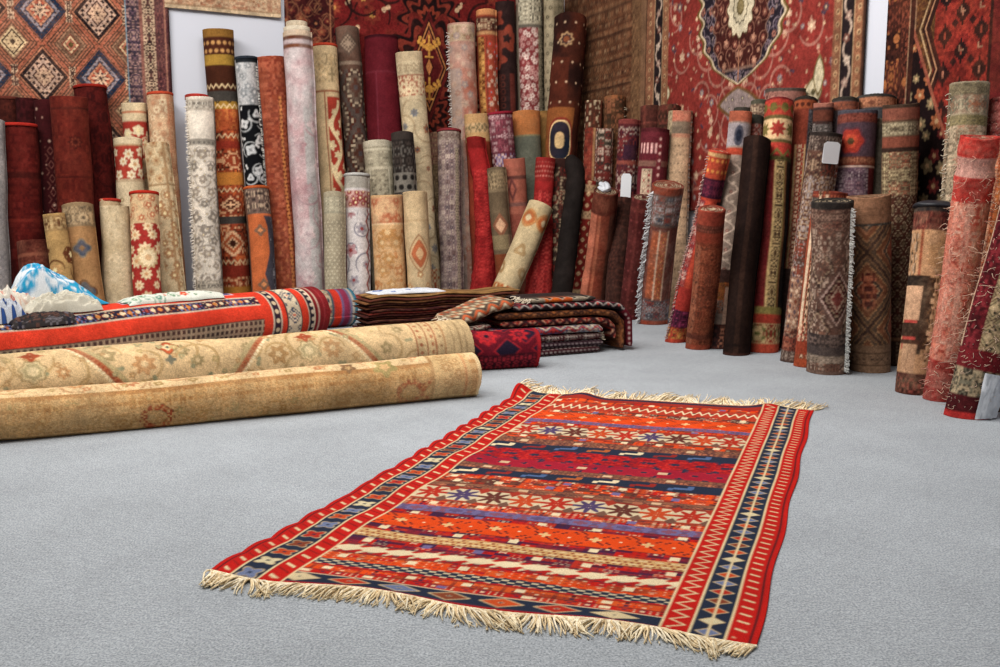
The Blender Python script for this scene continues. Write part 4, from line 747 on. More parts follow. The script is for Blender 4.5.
def build_roll(i, sp, st):
    sp['sb'], sp['st'] = st
    B, T, r = axis_of(sp)
    mid = (B + T) / 2; f0 = -unit([mid[0], mid[1], 0])
    pb, pt = project(B), project(T); rows = int(max(40, (pb[1] - pt[1]) * 1.2))
    nf = sp.get('n') or max(26, int(sp['w'] * 2.2))
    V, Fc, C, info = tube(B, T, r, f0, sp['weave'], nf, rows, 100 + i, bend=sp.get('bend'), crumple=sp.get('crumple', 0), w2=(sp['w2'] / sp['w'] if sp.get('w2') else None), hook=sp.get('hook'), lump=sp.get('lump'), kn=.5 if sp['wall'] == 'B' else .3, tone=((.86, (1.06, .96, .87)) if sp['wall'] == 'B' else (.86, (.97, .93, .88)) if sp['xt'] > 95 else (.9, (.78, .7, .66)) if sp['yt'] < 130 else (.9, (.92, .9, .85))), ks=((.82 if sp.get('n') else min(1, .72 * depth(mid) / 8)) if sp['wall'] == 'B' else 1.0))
    root = empty('rolled_rug', B)
    tag(root, sp['label'], 'rug', 'rolled rugs standing against the left wall' if sp['wall'] == 'A' else 'rolled rugs standing against the right wall')
    mat = SILK if sp.get('mat') == 's' else WOOL
    mesh_obj('rolled_body', V, Fc, mat, C, root, B)
    rng = info['rng']
    if not sp.get('hook'): spiral_end('wound_end', info, 1, sp.get('cap') or 'a8967c', root, B)
    if sp.get('binding'): ring('edge_binding', info, -.022, .004, .003, sp['binding'], root, B)
    if sp.get('inner'):
        inf = dict(info); inf['C'] = info['C'] - info['e1'] * .03 ; inf['r'] = info['r'] * .82
        ring('inner_layer', inf, -.01, .028, 0, sp['inner'], root, B, closed_top=True)
    if sp['label'].startswith('tall faded pink and silver'):
        inf = dict(info); inf['r'] = info['r'] * .9; ring('inner_layer', inf, -.01, .045, 0, 'cbbda6', root, B, closed_top=True)
        inf = dict(info); inf['r'] = info['r'] * .72; ring('inner_layer', inf, .03, .1, 0, 'b9a890', root, B, closed_top=True)
    if sp.get('fringe'):
        side, col, ln, n = sp['fringe'][:4]; top = sp['fringe'][4] if len(sp['fringe']) > 4 else .97
        ro, ti = [], []; s = side or .5
        for k in range(n):
            t = .02 + (top - .02) * (k + rng.random()) / n; th = s * 1.05
            p = info['surf'](th, t, -.004); iE = int(t * (len(info['C']) - 1))
            out = info['E1'][iE] * s + info['E2'][iE] * .75
            ro.append(p); ti.append(p + unit(out + np.array([0, 0, rng.normal(-.35, .5)])) * ln * rng.uniform(.6, 1.2))
        strands('fringe', ro, ti, .0055, [col], root, B, rng, curl=.5, spine=True)
    if sp.get('tag'):
        x, dz, w, h = sp['tag']; th = x / info['r']; t = 1 - dz / info['L'] - h / 2 / info['L']
        c = info['surf'](th, t, .006); out = unit(math.sin(th) * info['e1'] + math.cos(th) * info['e2']); rt = unit(np.cross(info['a'], out))
        slab_tag('price_tag', c, rt, info['a'], out, w, h, .002, M_PAPER, root, B)
    if sp.get('threads'):
        loose_threads(info, 420, [sp['threads'], 'd8b8a0'], root, B, rng)
    if sp.get('knot'):
        crumple_blob('plastic_knot', info['C'][-1] + np.array([0, 0, .03]) - info['e1'] * .01, (info['e1'] * info['r'] * .5, info['e2'] * info['r'] * .5, (0, 0, .04)), M_FILM, ['c9c6c2'], root, B, 7, rough=.4)
    if sp['label'].startswith('beige and coral'):
        inf = dict(info); inf['r'] = info['r'] * 1.03
        crumple_blob('black_cover', info['C'][-1] + info['a'] * .0, (info['e1'] * inf['r'] * 1.02, info['e2'] * inf['r'], (0, 0, .035)), plain('black_plastic_sheet', '191b22', .45), ['1a1c24'], root, B, 9, rough=.12)
    if sp.get('film'):
        pts = []; ths = np.linspace(.1, 1.5, 20); zs = np.linspace(.01, .24, 12)
        rg = np.random.default_rng(5)
        for z in zs:
            for th in ths:
                iE = int(z / info['L'] * (len(info['C']) - 1)); tw = 1.0 if z > .05 else 1.0
                shrink = .18 * math.sin(z * 9) ; th_ = th * (1 - .25 * (z / .24)) + .15
                pts.append(info['surf'](th_, z / info['L'], .012 + rg.random() * .014))
        V = np.array(pts); mesh_obj('plastic_wrap', V, grid_faces(12, 20), M_FILM, None, root, B)
    return root, info

# ------------------------------------------------------------------ room shell
FL = floor_material(); WL = wall_material()
def slab(name, quad, thick, n, mat, kind='structure'):
    q = np.array(quad, float); n = np.array(n, float) * thick
    V = np.concatenate([q, q + n]); Fc = [(0, 1, 2, 3), (7, 6, 5, 4), (0, 4, 5, 1), (1, 5, 6, 2), (2, 6, 7, 3), (3, 7, 4, 0)]
    o = mesh_obj(name, V, Fc, mat, None, None, None, smooth=False); tag(o, kind=kind); return o
slab('floor', [(-9, -3, 0), (8, -3, 0), (8, 15, 0), (-9, 15, 0)], .1, (0, 0, -1), FL)
WH = 4.6
slab('wall_left', [CORNER, CORNER + DA * 9, CORNER + DA * 9 + [0, 0, WH], CORNER + [0, 0, WH]], .12, -NA, WL)
slab('wall_right', [CORNER, CORNER + DB * 11, CORNER + DB * 11 + [0, 0, WH], CORNER + [0, 0, WH]], .12, -NB, WL)

# ------------------------------------------------------------------ carpets hung on the walls
def hung(name, label, wall, px0, px1, py_ref, zb, zt, weave, n, s=.035, wav=.012, seed=0, bottom=None, res=1.0, fringe=None):
    a0 = on_wall(px0, py_ref, wall, s); a1 = on_wall(px1, py_ref, wall, s)
    D = unit([a1[0] - a0[0], a1[1] - a0[1], 0]); W = float(np.linalg.norm((a1 - a0)[:2])); nrm = NA if wall == 'A' else NB
    H = zt - zb; nx = int((px1 - px0) * res); ny = int(H / W * nx * (1.0 if wall == 'A' else .8)); ny = int(min(ny, 420))
    c = Loom(W, H, nx, ny, seed, x0=0)
    def P(px, py):
        q = on_wall(px, py, wall, s); return float(np.dot(q - a0, D)), float(q[2] - zb)
    weave(c, P); c.knots(.016, .6, 1.12).tone(.85, (.88, .84, .77)); img = c.done()
    u = np.linspace(0, 1, nx)[None, :]; v = np.linspace(0, 1, ny)[:, None]
    rng = np.random.default_rng(seed + 9)
    dz = (vnoise(nx, ny, 5, 2, rng) - .5) * wav * 2 + .004 * np.sin(u * W * 9 + 1)
    base = np.array([a0[0], a0[1], 0])
    zz = zb + v * H
    if bottom is not None: zz = zz + (1 - v) ** 1 * (bottom * (1 - u))
    V = base + (u * W)[..., None] * D + dz[..., None] * nrm + zz[..., None] * np.array([0, 0, 1.0])
    V = np.broadcast_to(V, (ny, nx, 3)); col = sample(img, u + 0 * v, v + 0 * u)
    back = V - nrm * .012
    Vall = np.concatenate([V.reshape(-1, 3), back.reshape(-1, 3)]); k = nx * ny
    Fa = grid_faces(ny, nx); Fb = Fa[:, ::-1] + k
    e = []
    bo = [j for j in range(nx)] + [(i + 1) * nx - 1 for i in range(1, ny)] + [(ny - 1) * nx + j for j in range(nx - 2, -1, -1)] + [i * nx for i in range(ny - 2, 0, -1)]
    bo = np.array(bo); b2 = np.roll(bo, -1); Fe = np.stack([b2, bo, bo + k, b2 + k], -1)
    if np.dot(np.cross(D, [0, 0, 1]), nrm) < 0:
        Fa, Fb, Fe = Fa[:, ::-1], Fb[:, ::-1], Fe[:, ::-1]
    cc = np.concatenate([col.reshape(-1, 3), col.reshape(-1, 3) * .6])
    o = mesh_obj(name, Vall, np.concatenate([Fa, Fb, Fe]), WOOL, cc, None, None)
    tag(o, label, 'carpet', 'carpets hung on the walls'); return o

def w_geometric(c, P):
    c.fill('8e523c')
    x1, _ = P(128, 50); x2, _ = P(141, 50); x3, _ = P(144, 50); x4, _ = P(156, 50)
    (ax, ay), (bx, by) = P(40, 10), P(97, 10); (ex, ey) = P(40, 76)
    pw = (bx - ax); ph = (ay - ey)
    sc_ = lambda l, k: [(min(1, p * k), q) for p, q in l[:-1]] + [l[-1]]
    # field: three kinds of stepped medallions in diagonal rows
    N1 = [(.14, 'c79a78'), (.22, '2e3448'), (.34, 'b4583c'), (.42, 'c08464'), (.5, '3a4258'), (.58, '9a8c92'), (.66, '22344e'), (.78, '20304a'), (.8, 'b56a4c'), (.84, '5a4034'), (.9, 'b06a4c'), (.94, '5a4038'), (1, 'a55a40')]
    N2 = [(.1, '2a2024'), (.3, 'c39e88'), (.36, '4a3430'), (.46, 'bfa090'), (.56, '201a20'), (.6, 'a88c80'), (.74, '201a20'), (.74, '8a5848'), (.8, 'b87858'), (.84, '54382e'), (.9, 'a8684c'), (.94, '6a4436'), (1, 'a85c42')]
    N3 = [(.1, '6c5c30'), (.2, 'b87258'), (.28, 'd6b890'), (.34, '8a4a38'), (.48, '7a5c48'), (.54, 'a57c60'), (.6, '6c4c3c'), (.68, 'a8684c'), (.74, '6a4a3c'), (.8, 'b06c50'), (.86, '5c4034'), (.92, 'ac6448'), (1, 'a85c42')]
    N1, N2 = sc_(N1, 1.16), sc_(N2, 1.14)
    c.lat(pw, ph, N3, ox=ax, oy=ay, x1=x1)
    c.lat(pw * 1.0, ph, N1, ox=ax, oy=ay, x1=x1, every=(2, 0))
    # black and cream family on every other diagonal
    for i in range(-3, 7):
        for j in range(-3, 6):
            kx, ky = ax + i * pw, ay + j * ph
            fam = N1 if (i + j) % 2 == 0 else N2
            c.dia(kx, ky, pw * .5, ph * .5, fam) if 0 < ky < c.h and kx < x1 + .2 else None
            hx, hy = kx + pw / 2, ky + ph / 2
            if 0 < hy < c.h:
                fam3 = N3 if (i - j) % 3 else [(.1, '5a4a3c'), (.34, 'cdb28c'), (.4, '3c3028'), (.5, 'd2b68e')] + N3[4:]
                c.dia(hx, hy, pw * .5, ph * .5, fam3)
            if 0 < ky < c.h:
                c.fl(kx, ky, pw * .17, [(.3, '3a2c2c'), (1, 'd2ae92')], k=8, depth=.6)
                for q in range(16):
                    a = q / 16 * 4; s, f = int(a), a % 1
                    p = [(1 - f, f), (-f, 1 - f), (f - 1, -f), (f, f - 1)][s]
                    c.dia(kx + p[0] * pw * .3, ky + p[1] * ph * .3, .022, .022, [(1, '8f8794' if fam is N1 else 'c8a48e')])
                # little posts linking the medallions
                if 0 < ky - ph / 2 + .1 < c.h: c.fill('c9a88c', kx + pw / 2 - .03, kx + pw / 2 + .03, max(.001, ky - .1), max(.002, ky + .1)) ; c.tile(.06, .07, ['4a3430'], kx + pw / 2 - .03, kx + pw / 2 + .03, max(.001, ky - .1), max(.002, ky + .1), n=4)
    c.dots(.035, .035, .007, '5c3c30', x1=x1)
    for a, b, col, t in ((x1, x2, '3e3444', ['6a5060', '9c7c78', '26384e']), (x2, x3, '8a5850', None), (x3, x4, 'bda48a', ['3a2a2c', '5a3436']), (x4, c.w, '583038', ['7c4a48', '442430'])):
        c.vb(a, b, col)
        if t: c.tile((b - a) if b < c.w else .07, .11 if b != x4 else .09, t, a, b, n=5, k=4, p=.5)
    c.vb(x1 - .012, x1, '7c90a0'); c.vb(c.w - .05, c.w - .035, '9c6c5c'); c.vb(c.w - .02, c.w, '3a2024')
    c.worn(.15, 'b58c78', g=5)
hung('wall_carpet', 'geometric wall carpet of stepped navy, black and terracotta diamonds above the maroon rolls', 'A', -60, 171, 60, 1.15, 3.7, w_geometric, 0, seed=1, res=1.5)

def w_beige(c, P):
    c.fill('c2a284').tile(.1, .1, ['b58a68', 'cdb294', 'b08064'], n=5, k=4).tile(.3, .22, ['a87458'], n=6, p=.3).worn(.4, 'cdb698')
    c.hb(0, .035, 'c9b294').hb(.035, .05, 'a88a6c')
hung('wall_carpet', 'faded beige carpet hung high on the white wall, only its lower edge showing', 'A', 165, 281, 12, on_wall(282, 18, 'A', .06)[2], 3.7, w_beige, 0, s=.06, seed=2, bottom=.03, res=1.5)

def w_red(c, P):
    c.fill('6e0f12')
    x1, _ = P(335, 50); xc, y1 = P(429, 46); _, y2 = P(429, 88); xr = 2 * xc - x1
    # field scatter
    c.scat(.42, .1, ['7c2a1c', '2a1214', '8c3a20'], x0=x1, x1=xr, core='b8863c', k=(6, 9), scroll='2c1012', leaf='c0a080', jit=.6)
    c.scat(.2, .022, ['c9ac8c', '8a3020', '2a1416'], x0=x1, x1=xr, core='5e0f12', jit=.9, keep=.8)
    # pole medallion
    for cy, ry, rx in ((y1 + .28, .42, .3), ((y1 + y2) / 2, .62, .2), (y2 - .3, .36, .2)):
        c.fl(xc, cy, ry, [(.25, '2c1414'), (.4, '8a341c'), (.6, '241012'), (.75, '7c2c1c'), (.88, '1e0e12'), (1, '6c1a14')], k=10, depth=.3)
    c.dia(xc, (y1 + y2) / 2, .26, .62, [(.15, 'b8783c'), (.22, '4c1414'), (.6, '5c1216'), (.66, '9c5430'), (.74, '1e1014'), (.8, 'b5783c'), (.86, '2a1014'), (1, '5e1214')])
    for yy in (y1, y2):
        for k in range(-3, 4):
            c.fl(xc + k * .038, yy + abs(k) * .03 - .03, .045, [(1, 'c8922c')], k=2, depth=.75, rot=k * .4)
        c.fill('c8922c', xc - .012, xc + .012, max(.01, yy - .12), yy + .12)
        c.fill('c8922c', xc - .05, xc + .05, yy - .13, yy - .11)
    # side border on the left, dark and scrolled
    for a, b in ((0, x1), (xr, c.w)):
        c.vb(a, b, '3c0f14')
        c.scat(.16, .05, ['5c1c1c', '7c3c28', '241016'], x0=a, x1=b, core='94603c', scroll='7c5038')
        c.lat((b - a) * .5, .34, [(.4, None), (.46, '8a5c40'), (.6, None), (.64, '7c4a34'), (1, None)], x0=a, x1=b, ox=a + (b - a) * .35, oy=.2)
        c.vb(b - .05 if a == 0 else a, b - .035 if a == 0 else a + .015, 'a06a4a'); c.vb(a + .02, a + .035, '7c4a34')
    c.worn(.1, '8a4434')
hung('wall_carpet', 'deep red wall carpet with black blossoms and gold palmettes, hung behind the tall ivory roll', 'A', 286, 560, 60, 1.1, 3.8, w_red, 0, seed=3, res=1.5)

def w_brown(c, P):
    c.fill('64402a'); rg = c.rng; y = 0; i = 0
    while y < c.h:
        hh = [.035, .06, .03, .075, .03, .045][i % 6]; g = ['75492e', '563422', '835434', '643e27', '4e2f20', '785035'][i % 6]
        c.hb(y + 1e-4, min(y + hh, c.h - 1e-4), g)
        if hh > .04 and y + hh < c.h: c.tile(hh * .9, hh, ['997759', '3a231b', '875637'], y0=y + .005, y1=y + hh - .005, n=5, k=2)
        else: c.zig(y + hh / 2, hh * .3, .05, 'a5825f' if i % 2 else '35201a', .006)
        y += hh; i += 1
    a, _ = P(640, 50); b, _ = P(632, 50)
    c.vb(b, a, '6c4c34').tile(.06, .05, ['3a2418', '94724e'], b, a, n=3).vb(a, c.w, '7c5c44'); c.worn(.2, '8a6a4c')
hung('wall_carpet', 'brown flat-woven kilim in fine horizontal stripes, hung in the corner', 'B', 564, 645, 60, 1.0, 3.8, w_brown, 0, seed=4, res=1.7)

def w_medallion(c, P):
    c.fill('8e2418')
    L = [P(x, 50)[0] for x in (648, 655, 662, 668)]; Rr = [P(x, 50)[0] for x in (832, 841, 853, 862)]
    xc = (L[3] + Rr[0]) / 2
    xm, yt = P(738, 84)
    _, ymid = P(738, 0)
    # field of scrolls and blossoms, mirrored
    c.scat(.36, .05, ['b06a54', '7c5a60', 'c49a80'], x0=L[3], x1=Rr[0], core='d9c0a0', scroll='a8685a', leaf='4c3a50', mirror=xc, jit=.8, k=(5, 9))
    c.scat(.25, .035, ['8e8088', 'c0907c', '5c4450'], x0=L[3], x1=Rr[0], core='cfb08c', mirror=xc, jit=1.0, k=(5, 9), leaf='b07c68', keep=.8)
    c.scat(.17, .02, ['d0ac88', 'b5765c'], x0=L[3], x1=Rr[0], core='c79470', mirror=xc, jit=.9, keep=.7, k=(2, 6))
    # lobed medallion reaching down to a point
    half = P(786, 0)[0] - xc
    sy, sx, X, Y, _, _ = c._r(xc - half * 1.3, xc + half * 1.3, None, None)
    v = (Y - yt); ax = np.abs(X - xc)
    prof = half * np.interp(v / (ymid - yt), [0, .05, .11, .226, .38, .6, 1], [0, .12, .3, .55, .76, .93, 1.0]) * (1 + .05 * np.cos(v / .17 * 2 * math.pi) * np.clip(v * 4, 0, 1))
    prof = np.where(v > 0, prof, -1); ed = prof - ax
    sub = c.img[sy, sx]
    for lim, col in ((-.045, '6c5420'), (-.022, '8a7434')):
        sub[(ed > lim) & (v > lim)] = hexc(col)
    sub[(ed > -.012) & (v > -.01)] = hexc('ccb89c'); sub[ed > .012] = hexc('2a2230')
    innr = ed - half * .32 * np.clip(v * 2.2, .4, 1)
    c.img[sy, sx] = sub; keep = c.img.copy()
    c.scat(.13, .035, ['7a6470', 'a06454', '5a4c60'], x0=xc - half * 1.2, x1=xc + half * 1.2, core='2a2230', scroll='8a7888', mirror=xc, jit=.4, y0=max(.01, yt), leaf='94807c')
    m = np.ones((c.ny, c.nx), bool); mm = (ed > .02); m2 = np.zeros((c.ny, c.nx), bool); m2[sy, sx] = mm; c.img = np.where(m2[..., None], c.img, keep)
    sub = c.img[sy, sx]; sub[(innr > -.012) & (v > .12)] = hexc('8c6a5c'); im = (innr > 0) & (v > .14); sub[im] = hexc('4a1a14'); c.img[sy, sx] = sub
    keep = c.img.copy(); c.scat(.14, .03, ['8a4c3c', 'b07860', '6c3c34'], x0=xc - half, x1=xc + half, core='c09474', scroll='94604c', mirror=xc, y0=yt)
    m2 = np.zeros((c.ny, c.nx), bool); m2[sy, sx] = im; c.img = np.where(m2[..., None], c.img, keep)
    _, yc = P(738, 10)
    c.fl(xc, yc + .02, .2, [(.2, '8c7c50'), (.28, '6a5a2c'), (.5, 'c9bda0'), (.56, '4c4434'), (.95, 'd0c4a8'), (1, '6c5430')], k=12, depth=.15, sq=1.35)
    c.vb(xc - .008, xc + .008, 'a06a4c', yc - .6, yc - .3)
    # pendant below, its mirrored corner pieces in ivory
    _, yp = P(738, 103)
    c.dia(xc, yp, .32, .15, [(.8, '8e7c7c'), (.88, '6c5424'), (1, '7c4a20')], power=1.2); c.scat(.12, .025, ['5c4c58', 'a88c84'], x0=xc - .2, x1=xc + .2, y0=yp - .1, y1=yp + .1, mirror=xc)
    for cx_, cy_ in ((P(812, 92)), (P(664, 94))):
        c.fl(cx_, cy_, .11, [(.25, '5c5434'), (.85, 'c9bc9c'), (1, '7c6a3c')], k=4, depth=.12)
        sgn = 1 if cx_ > xc else -1
        c.dia(cx_ + sgn * .06, cy_ + .12, .07, .16, [(.8, 'c9bc9c'), (1, '7c6a3c')], power=1.4)
    # borders
    for q, fl_ in ((L, 0), (Rr, 1)):
        a, b, d, e = (0, q[1], q[2], q[3]) if not fl_ else (q[0], q[1], q[2], c.w)
        c.vb(a, b, '8e5c3e').vb(b, d, '2a1e22').vb(d, e, '94603f')
        c.vine((b + d) / 2, (d - b) * .3, .32, 'b8a090', .022, leaf=['9c7c70', 'c0ac9c', '7c4c40'], lr=.04)
        for g0, g1 in ((a, b), (d, e)):
            c.dots((g1 - g0), .09, .022, 'bb9468', g0, g1, stag=False).dots((g1 - g0), .09, .01, '5c3424', g0, g1, stag=False)
        c.vb(b - .008, b, 'b8946c').vb(d, d + .008, 'b8946c')
    c.vb(0, .015, '5c3c28').vb(c.w - .02, c.w, '4a2e22').tone(.9, .95)
hung('wall_carpet', 'large red floral wall carpet with a lobed navy medallion and copper borders', 'B', 646, 863, 60, 1.0, 3.8, w_medallion, 0, seed=5, res=1.7)

def w_dark(c, P):
    c.fill('3c1c16')
    x0 = P(886, 50)[0]; a = P(911, 50)[0]; b = P(934, 50)[0]
    c.tile(.14, .2, ['6c3424', '24100f', '8c5428'], x1=a, n=7, k=5, p=.45).dots(.2, .3, .03, '9c6030', x1=a)
    c.vb(a - .02, a + .02, '2a1514').vb(a - .03, a - .02, '8a6c54').vb(a + .02, a + .03, '8a6c54')
    c.vb(a + .03, b, '4a3018').tile(.12, .15, ['6c4c24', '35201a'], a + .03, b, n=6)
    c.vb(b, c.w, '761a12')
    c.tile(.3, .3, ['8a2414', '641410'], x0=b, n=8, k=3)
    sy, sx, X, Y, _, _ = c._r(a + .05, b + .14, None, None)
    wv = b - .03 + .06 * np.abs(((Y / .55) % 1) - .5) * 4 - .06
    sub = c.img[sy, sx]; d = X - wv
    sub[np.broadcast_to((d > -.05) & (d < -.035), sub.shape[:2])] = hexc('a88c68'); sub[np.broadcast_to((d > -.02) & (d < .05), sub.shape[:2])] = hexc('2c1614'); sub[np.broadcast_to((d > .0) & (d < .012), sub.shape[:2])] = hexc('a87c5c')
    c.img[sy, sx] = sub
    y = .1; i = 0
    while y < c.h - .1:
        for k, xx in enumerate((945, 962, 981, 996)):
            px = P(xx, 50)[0]
            c.dia(px, y + .13 * (k % 2), .06, .08, [(.25, '7c3020' if (i + k) % 2 else '94604c'), (.5, '1e1014'), (1, '241214')], q=.015)
            c.dia(px + .08, y + .07, .03, .03, [(1, '2a1216')])
            if k in (1, 2): c.fill('8c6a54', px - .02, px + .02, y + .13, y + .14); c.fill('8c6a54', px - .02, px - .01, y + .13, y + .17)
        y += .24; i += 1
    c.vb(P(989, 50)[0], P(992, 50)[0], '1e0e10').vb(P(992, 50)[0], c.w, '5c1416')
    c.worn(.14, '94502c', g=6)
    # lower, darker cross border with orange blossoms
    _, yb = P(935, 130)
    sy, sx, X, Y, _, _ = c._r(None, None, None, None)
    xx0 = P(918, 60)[0]
    line = yb + .55 - (X - xx0) * 2.2
    m = (Y < line) & (X > xx0 - .05); save = c.img.copy()
    c.fill('1e0e10'); c.scat(.14, .045, ['9c5c34', '6c2424', '7c6c50'], core='b8946c'); c.img = np.where(m[..., None], c.img, save)
    m = (np.abs(Y - line) < .03) & (X > xx0 - .05); c.img[m] = hexc('8c4c38')
hung('wall_carpet', 'dark red and brown wall carpet with columns of black diamonds, beyond the white gap', 'B', 885, 1040, 60, .85, 3.8, w_dark, 0, seed=6, res=1.7)

for i, (sp, st) in enumerate(zip(SPECS, SETTLED)): build_roll(i, sp, st)

# ------------------------------------------------------------------ the kilim on the floor
def kilim():
    A, B, C, D = [on_floor(*p) for p in ((209, 573), (757, 645), (813, 411), (520, 394))]
    W, L = 1.58, 2.86; nx, ny = 560, 760
    c = Loom(W, L, nx, ny, 77, x0=0)
    u0 = unit(D - A)
    def V_(py):
        t = (py - 633) / (418 - 633.0); q = on_floor(665 + 120 * t, py); return float(np.dot(q - A, u0)) * L / 2.8462
    RED, OR, NV, CR, PU, DP, BR = 'b4180e', 'd2430f', '20283a', 'dcc8a2', '6a5f86', '541630', '66382a'
    e0, e1, e2_, e3 = .018, .078, .172, .247          # side border: edge, red, navy, red
    # field bands, from the back to the front, by the picture row of their upper edge on the inner border
    rows = [(412, 'red'), (418, 'sq'), (421, 'crz'), (428, 'sqd'), (432, 'net'), (440, 'pur'), (443, 'sq'), (446, 'star'), (457, 'sqd'), (461, 'brn'), (467, 'navyw'), (473, 'crim'), (484, 'crn'), (493, 'brn'), (498, 'navyw'), (505, 'sq'), (510, 'sqd'), (516, 'brn'), (521, 'star'),
            (537, 'sq'), (543, 'pur'), (549, 'sqp'), (554, 'net'), (569, 'sqp'), (576, 'hat'), (584, 'sqp'), (592, 'arr'), (603, 'sqo'), (611, 'dotn'), (620, 'sqo'), (626, 'sqr'), (631, 'end')]
    rg = c.rng; c.fill(RED)
    X0, X1 = e3, W - e3
    for i in range(len(rows) - 1):
        y1 = V_(rows[i][0]) if i else L; y0 = V_(rows[i + 1][0]); k = rows[i][1]; h = y1 - y0; m = (y0 + y1) / 2
        def sq(cols, per=.045, base=RED, accent=(CR, .22)):
            c.fill(base, X0, X1, y0, y1)
            n = max(1, int(round(h / .022)))
            for r in range(n):
                a = y0 + h * r / n; b = y0 + h * (r + 1) / n
                c.checks(a, b, per, cols, X0, X1)
            c.tile(.05, h / n, ['4a1c20', 'dcc8a2', '38243c'], X0, X1, y0, y1, n=4, p=.13)
            x = X0 + rg.random() * .1
            while x < X1 - .03:
                c.fill(accent[0] if rg.random() < .7 else PU, x, x + .03, y0 + h * .25, y1 - h * .25); x += accent[1] * rg.uniform(.7, 1.3)
            c.fill('3c1c20', X0, X1, y1 - .004, y1)
        if k == 'red': c.fill('94281c', X0, X1, y0, y1)
        elif k == 'sq': sq([OR, RED, 'd04a1c', '8a3a24', 'b5401c'])
        elif k == 'sqd': sq([OR, BR, '8a2a1c', '5c3428', 'c24420'])
        elif k == 'sqp': sq([RED, DP, '3c1c3c', 'b02c1c', '7c1c2c'], per=.05)
        elif k == 'sqo': sq([OR, 'c8481c', RED, '9c3a1c', 'c9501f'], per=.06)
        elif k == 'sqr': sq([RED, 'b8321a', OR], per=.08)
        elif k == 'pur':
            c.fill(PU, X0, X1, y0, y1); c.tile(.05, h, ['5a4a6c', '7c4a5c'], X0, X1, y0, y1, n=3); 
        elif k == 'brn':
            c.fill('6c4034', X0, X1, y0, y1); c.tile(.036, h * .5, ['8c5a40', '4a2c2c', 'b0684a'], X0, X1, y0, y1, n=3, k=4)
            c.dots(.25, h, .01, 'c9a884', X0, X1, y0, y1, stag=False, rect=(.018, h * .2))
        elif k == 'crim':
            c.fill('9c1418', X0, X1, y0, y1); c.dots(.1, h, .02, '23283c', X0, X1, y0, y1, stag=False); c.tile(.05, h * .5, ['b82420', '7c1420'], X0, X1, y0, y1, n=3)
            c.lat(.12, h * .9, [(.3, '252a3e'), (.4, None), (1, None)], X0, X1, y0, y1, ox=X0, oy=m, q=.012)
        elif k == 'crn':
            c.fill('94162a', X0, X1, y0, y1); c.lat(.1, h * .9, [(.32, '23283c'), (.5, 'a8202c'), (1, None)], X0, X1, y0, y1, ox=X0 + .05, oy=m, q=.012)
            c.dots(.33, h, .01, 'c9a884', X0, X1, y0, y1, stag=False, rect=(.02, h * .12))
        elif k == 'navyw':
            c.fill(NV, X0, X1, y0, y1); x = X0 + .03; j = 0
            while x < X1 - .1:
                cc = [CR, '8a241c', '4a6088', 'a8582c'][j % 4]
                c.fill(cc, x, x + .07, m - h * .12, m + h * .12); c.fill(cc, x + .05, x + .075, m, y1 - h * .12); c.fill(cc, x - .02, x, m - h * .3, m + h * .02); x += .145; j += 1
        elif k == 'crz':
            c.fill('a83420', X0, X1, y0, y1); c.zig(m, h * .22, .045, CR, h * .1, X0, X1); c.dots(.09, h, .01, '4a2028', X0, X1, y0, y1, stag=False)
        elif k == 'net':
            c.fill(OR, X0, X1, y0, y1); c.lat(.17, h * 1.0, [(.08, CR), (.78, None), (.86, '3c1a1c'), (1, 'd4481a')], X0, X1, y0, y1, ox=X0, oy=m, q=.01)
            x = X0 + .085
            while x < X1 - .02:
                c.fill('d8b078', x - .02, x + .02, m - h * .05, m + h * .05); c.fill('d8b078', x - .006, x + .006, m - h * .16, m + h * .16); x += .17
        elif k == 'star':
            c.fill('c9b694', X0, X1, y0, y1); x = X0 + .06; j = 0
            c.fill('8a2a1c', X0, X1, y1 - h * .1, y1); c.fill('9c3a24', X0, X1, y0, y0 + h * .1)
            while x < X1 - .03:
                cc = ['a82818', '4a3a5c', '5c2c24', 'b8421c'][j % 4]
                c.fl(x, m, .062, [(.22, 'd8c49c'), (1, cc)], k=8, depth=.55, sq=h * .43 / .062); c.fill(cc, x - .062, x + .062, m - h * .06, m + h * .06)
                c.dia(x + .06, y1 - h * .12, .022, h * .22, [(1, '9c3020')]); c.dia(x + .06, y0 + h * .12, .022, h * .22, [(1, '6c4a3c')]); x += .12; j += 1
        elif k == 'hat':
            c.fill('c49a64', X0, X1, y0, y1); c.vzig; c.dots(.02, .02, .006, '8a3a24', X0, X1, y0, y1); c.dots(.05, h * .5, .006, 'd8c090', X0, X1, y0, y1, rect=(.014, .004))
        elif k == 'arr':
            c.fill(RED, X0, X1, y0, y1); x = X0; s = .088
            sy, sx, X, Y, _, _ = c._r(X0, X1, y0, y1)
            f = ((X - X0) / s) % 1; g = (Y - y0) / h
            mk = (np.abs(g - .5) < .36 * (1 - np.abs(f - .5) * 1.5)) | ((np.abs(g - .5 - (f - .5) * .9) < .12))
            c._put(sy, sx, mk, CR)
            c.tile(s, h * .24, ['5a2430'], X0, X1, y0, y0 + h * .22, n=4); c.tile(s, h * .24, ['5a2430'], X0, X1, y1 - h * .22, y1, n=4)
        elif k == 'dotn':
            c.fill(NV, X0, X1, y0, y1); c.dots(.045, h * .24, .006, CR, X0, X1, y0 + h * .04, y1 - h * .04, rect=(.011, h * .05))
            c.zig(y0 + h * .04, h * .05, .05, RED, .006, X0, X1); c.zig(y1 - h * .04, h * .05, .05, OR, .006, X0, X1)
    # end border: navy with diamonds, then a red selvedge
    yb0, yb1 = .014, V_(631)
    DC = ['c9b58e', 'b02c18', '66708e', '7c3c24', 'c24a1e', 'a8281a']
    c.fill(NV, e1, W - e1, yb0, yb1)
    c.fill(CR, X0, X1, yb1 - .005, yb1)
    x = X0 + .03; j = 0
